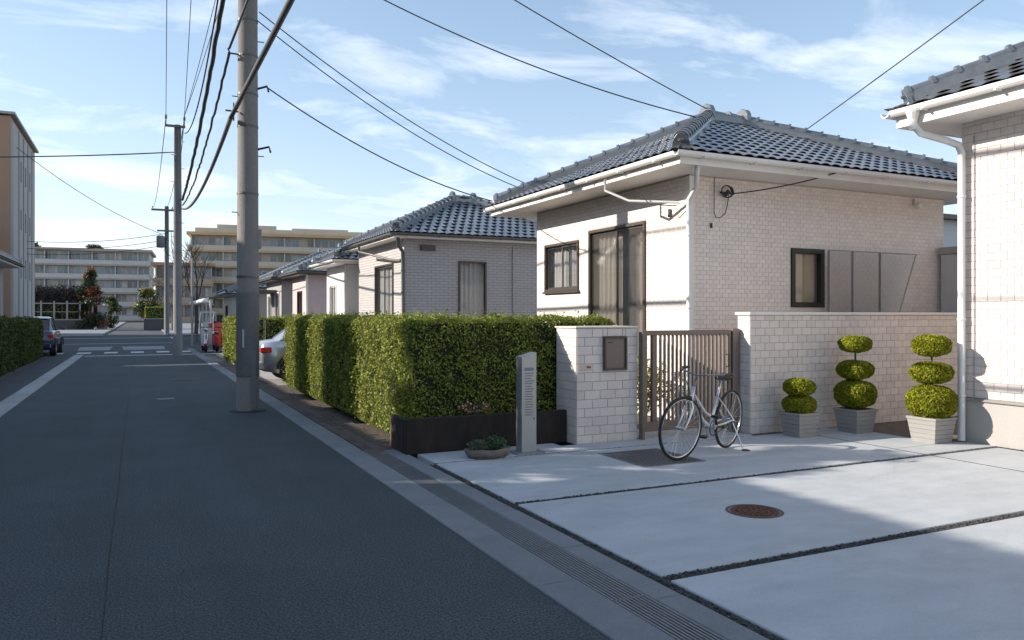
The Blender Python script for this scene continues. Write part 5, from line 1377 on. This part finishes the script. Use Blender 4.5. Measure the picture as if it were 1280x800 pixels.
leafy_tree('round_tree', 'round evergreen tree with yellow top over the planter wall', 1.0, 92, 4.2, 1.35, 1.4, (leaf_d, M('leaf_gold', (.30, .26, .03), .6, .3, island=.4, hue=.03, translucent=.3)), 3400, .2, seed=4)
leafy_tree('shrub_tree', 'small yellowish shrub tree between the dark evergreen and the far road', -2.6, 93, 3.4, .9, .3, (leaf_l, leaf_d), 1800, .2, seed=5)
for k, (xx, yy, hh) in enumerate(((-12.5, 104, 4.4), (-10.2, 108, 4.8), (-8.0, 103, 4.5))):
    leafy_tree('autumn_tree', 'orange-brown autumn tree behind the dark trellis', xx, yy, hh, 1.6, 1.0, (leaf_o, leaf_d), 1600, .26, seed=10 + k)['group'] = 'autumn trees behind the trellis'
for k, (xx, yy, hh) in enumerate(((-10, 90.5, 4.2), (-8.3, 91, 4.4), (-6.6, 90.5, 4.1))):
    bare_tree('dark leafless tree standing behind the low wall by the tall block', xx, yy, hh, 20 + k, spread=.9)['group'] = 'leafless trees behind the low wall'
# far garden wall, fence and planter
fw_ = thing('garden_wall', 'low dark wall with railing along the far pavement by tall block', 'wall', (-7, 87.5, 0))
obj('wall', MB().box(-13, -3.9, 87.4, 87.7, 0, 1.0), M('dark_wall', (.085, .085, .09), .9, .1, 2), fw_)
obj('coping', MB().box(-13, -3.85, 87.35, 87.75, 1.005, 1.12), M('grey_coping', (.28, .28, .29), .8, .1), fw_)
for k in range(9): obj('post', MB().box(-12.9 + k * 1.1, -12.75 + k * 1.1, 87.45, 87.6, 1.12, 2.9), MATS['grey_coping'], fw_)
obj('rail', MB().box(-13, -4.0, 87.5, 87.56, 2.6, 2.7).box(-13, -4.0, 87.5, 87.56, 1.8, 1.86), MATS['grey_coping'], fw_)
tl = thing('trellis_canopy', 'dark twiggy trellis canopy over the low wall', 'trellis', (-8.5, 89.5, 0))
tw = MB(); rd = random.Random(9)
for i in range(4200):
    a = Vector((rd.uniform(-13, -4.6), rd.uniform(88.2, 90.5), rd.uniform(2.5, 4.3))); tw.tube([a, a + Vector((rd.uniform(-.5, .5), rd.uniform(-.4, .4), rd.uniform(-.5, .4)))], .03, 3, cap=False)
stuff(obj('twigs', tw, M('dark_twig', (.045, .042, .045), .9, .2, 3), tl))
for k in range(5): obj('post', MB().box(-12.8 + k * 2.0, -12.68 + k * 2.0, 88.4, 88.5, 0, 2.7), bark, tl)
obj('beam', MB().box(-13, -4.6, 88.38, 88.5, 2.7, 2.8), bark, tl)
gpst = thing('gate_post', 'square grey stone post at the corner of the far road', 'post', (-3.2, 87.6, 0))
obj('shaft', MB().box(-3.6, -2.7, 87.4, 87.8, 0, 2.4), MATS['grey_coping'], gpst); obj('cap', MB().box(-3.66, -2.64, 87.34, 87.86, 2.4, 2.5), MATS['grey_coping'], gpst)
pw = thing('planter_wall', 'dark planter box wall under the round evergreen tree', 'wall', (1.2, 84, 0))
obj('wall', MB().box(.55, 2.6, 83.8, 85.4, 0, 1.1), MATS['dark_wall'], pw); obj('coping', MB().box(.5, 2.65, 83.75, 85.45, 1.105, 1.2), MATS['grey_coping'], pw)
hedge('clipped_hedge', 'dark clipped hedge growing in the far planter box', [(.65, 2.5, 83.95, 85.3, 1.15, 2.3)], 160, .14)
for k, (xx, yy, rr, zz) in enumerate(((-26, 215, 3.2, 17.3), (-22, 215, 2.2, 17.2), (-9, 214, 1.8, 17.0))):
    rt_ = leafy('roof_shrub', 'clump of greenery on the white office building roof', 'shrub', (xx, yy - 10, zz), (rr, 1.5, .9), 900, .5, leaf_d, group='greenery on the office roof')

hedge('clipped_hedge', 'dark tall hedge behind the low wall under the trellis', [(-13, -4.4, 88.6, 90.2, 0, 2.7)], 60, .2)
# wooded rise that closes the view at the end of the road
P_ = []; N_ = []
for i in range(150):
    xx = -60 + 160 * random.random(); yy = random.uniform(228, 250); hh = random.uniform(3, 6.5)
    p, nn = ball_points((xx, yy, hh * .55), (random.uniform(2, 4), 2.5, hh * .55), 130, .3, .1); P_.append(p); N_.append(nn)
wd_ = link('distant_wood', leaf_mesh('distant_wood', np.vstack(P_), np.vstack(N_), 1.1, leaf_l)); stuff(wd_); wd_['label'] = 'low mass of distant trees closing the end of the road'; wd_['category'] = 'trees'

# fallen leaves along the foot of the hedge and in the gutter
n_ = 420
fx = 2.74 - np.abs(RNG.normal(size=n_)) * .16; fy = RNG.uniform(8.1, 17, n_)
P_ = np.stack([fx, fy, np.full(n_, .012)], axis=1); N_ = np.tile(np.array([0., 0., 1.]), (n_, 1))
fl = link('fallen_leaves', leaf_mesh('fallen_leaves', P_, N_ * 4, .035, M('dry_leaf', (.16, .10, .045), .8, .3, 5, island=.5, hue=.04), flat=2.0)); stuff(fl)
fl['label'] = 'dry brown leaves scattered along the foot of the long hedge'; fl['category'] = 'leaves'
# yard tree opposite the driveway
leafy_tree('unseen_yard_tree', 'tall evergreen tree in the earthy yard opposite the driveway', -4.75, 10.6, 5.3, .9, 1.2, (leaf_d, leaf_l), 7000, .11, seed=31)
leafy_tree('unseen_yard_tree', 'slim tall evergreen tree added out of view to shade the bicycle', -4.75, 11.5, 6.2, .8, 1.2, (leaf_d, leaf_l), 8000, .11, seed=33)  # second tree, added out of view so the bicycle stands in shade
# hairline cracks in the driveway slabs
crk = M('crack', (.23, .24, .25), .95, .3, 40)
for seed, (x, y, dx_, dy_, n) in enumerate(((3.3, 5.2, .16, -.10, 13), (5.9, 4.9, .12, .05, 9), (6.3, 6.9, .13, -.07, 9))):
    rd = random.Random(seed + 70); mb = MB(); a = Vector((x, y, .0047))
    for i in range(n):
        b = a + Vector((dx_ * rd.uniform(.5, 1.3), dy_ * rd.uniform(-.4, 1.8), 0)); t = (b - a).normalized(); q = Vector((-t.y, t.x, 0)) * rd.uniform(.0006, .0016)
        mb.quad(a - q, b - q, b + q, a + q); a = b
    obj('hairline_crack', mb, crk, drive)
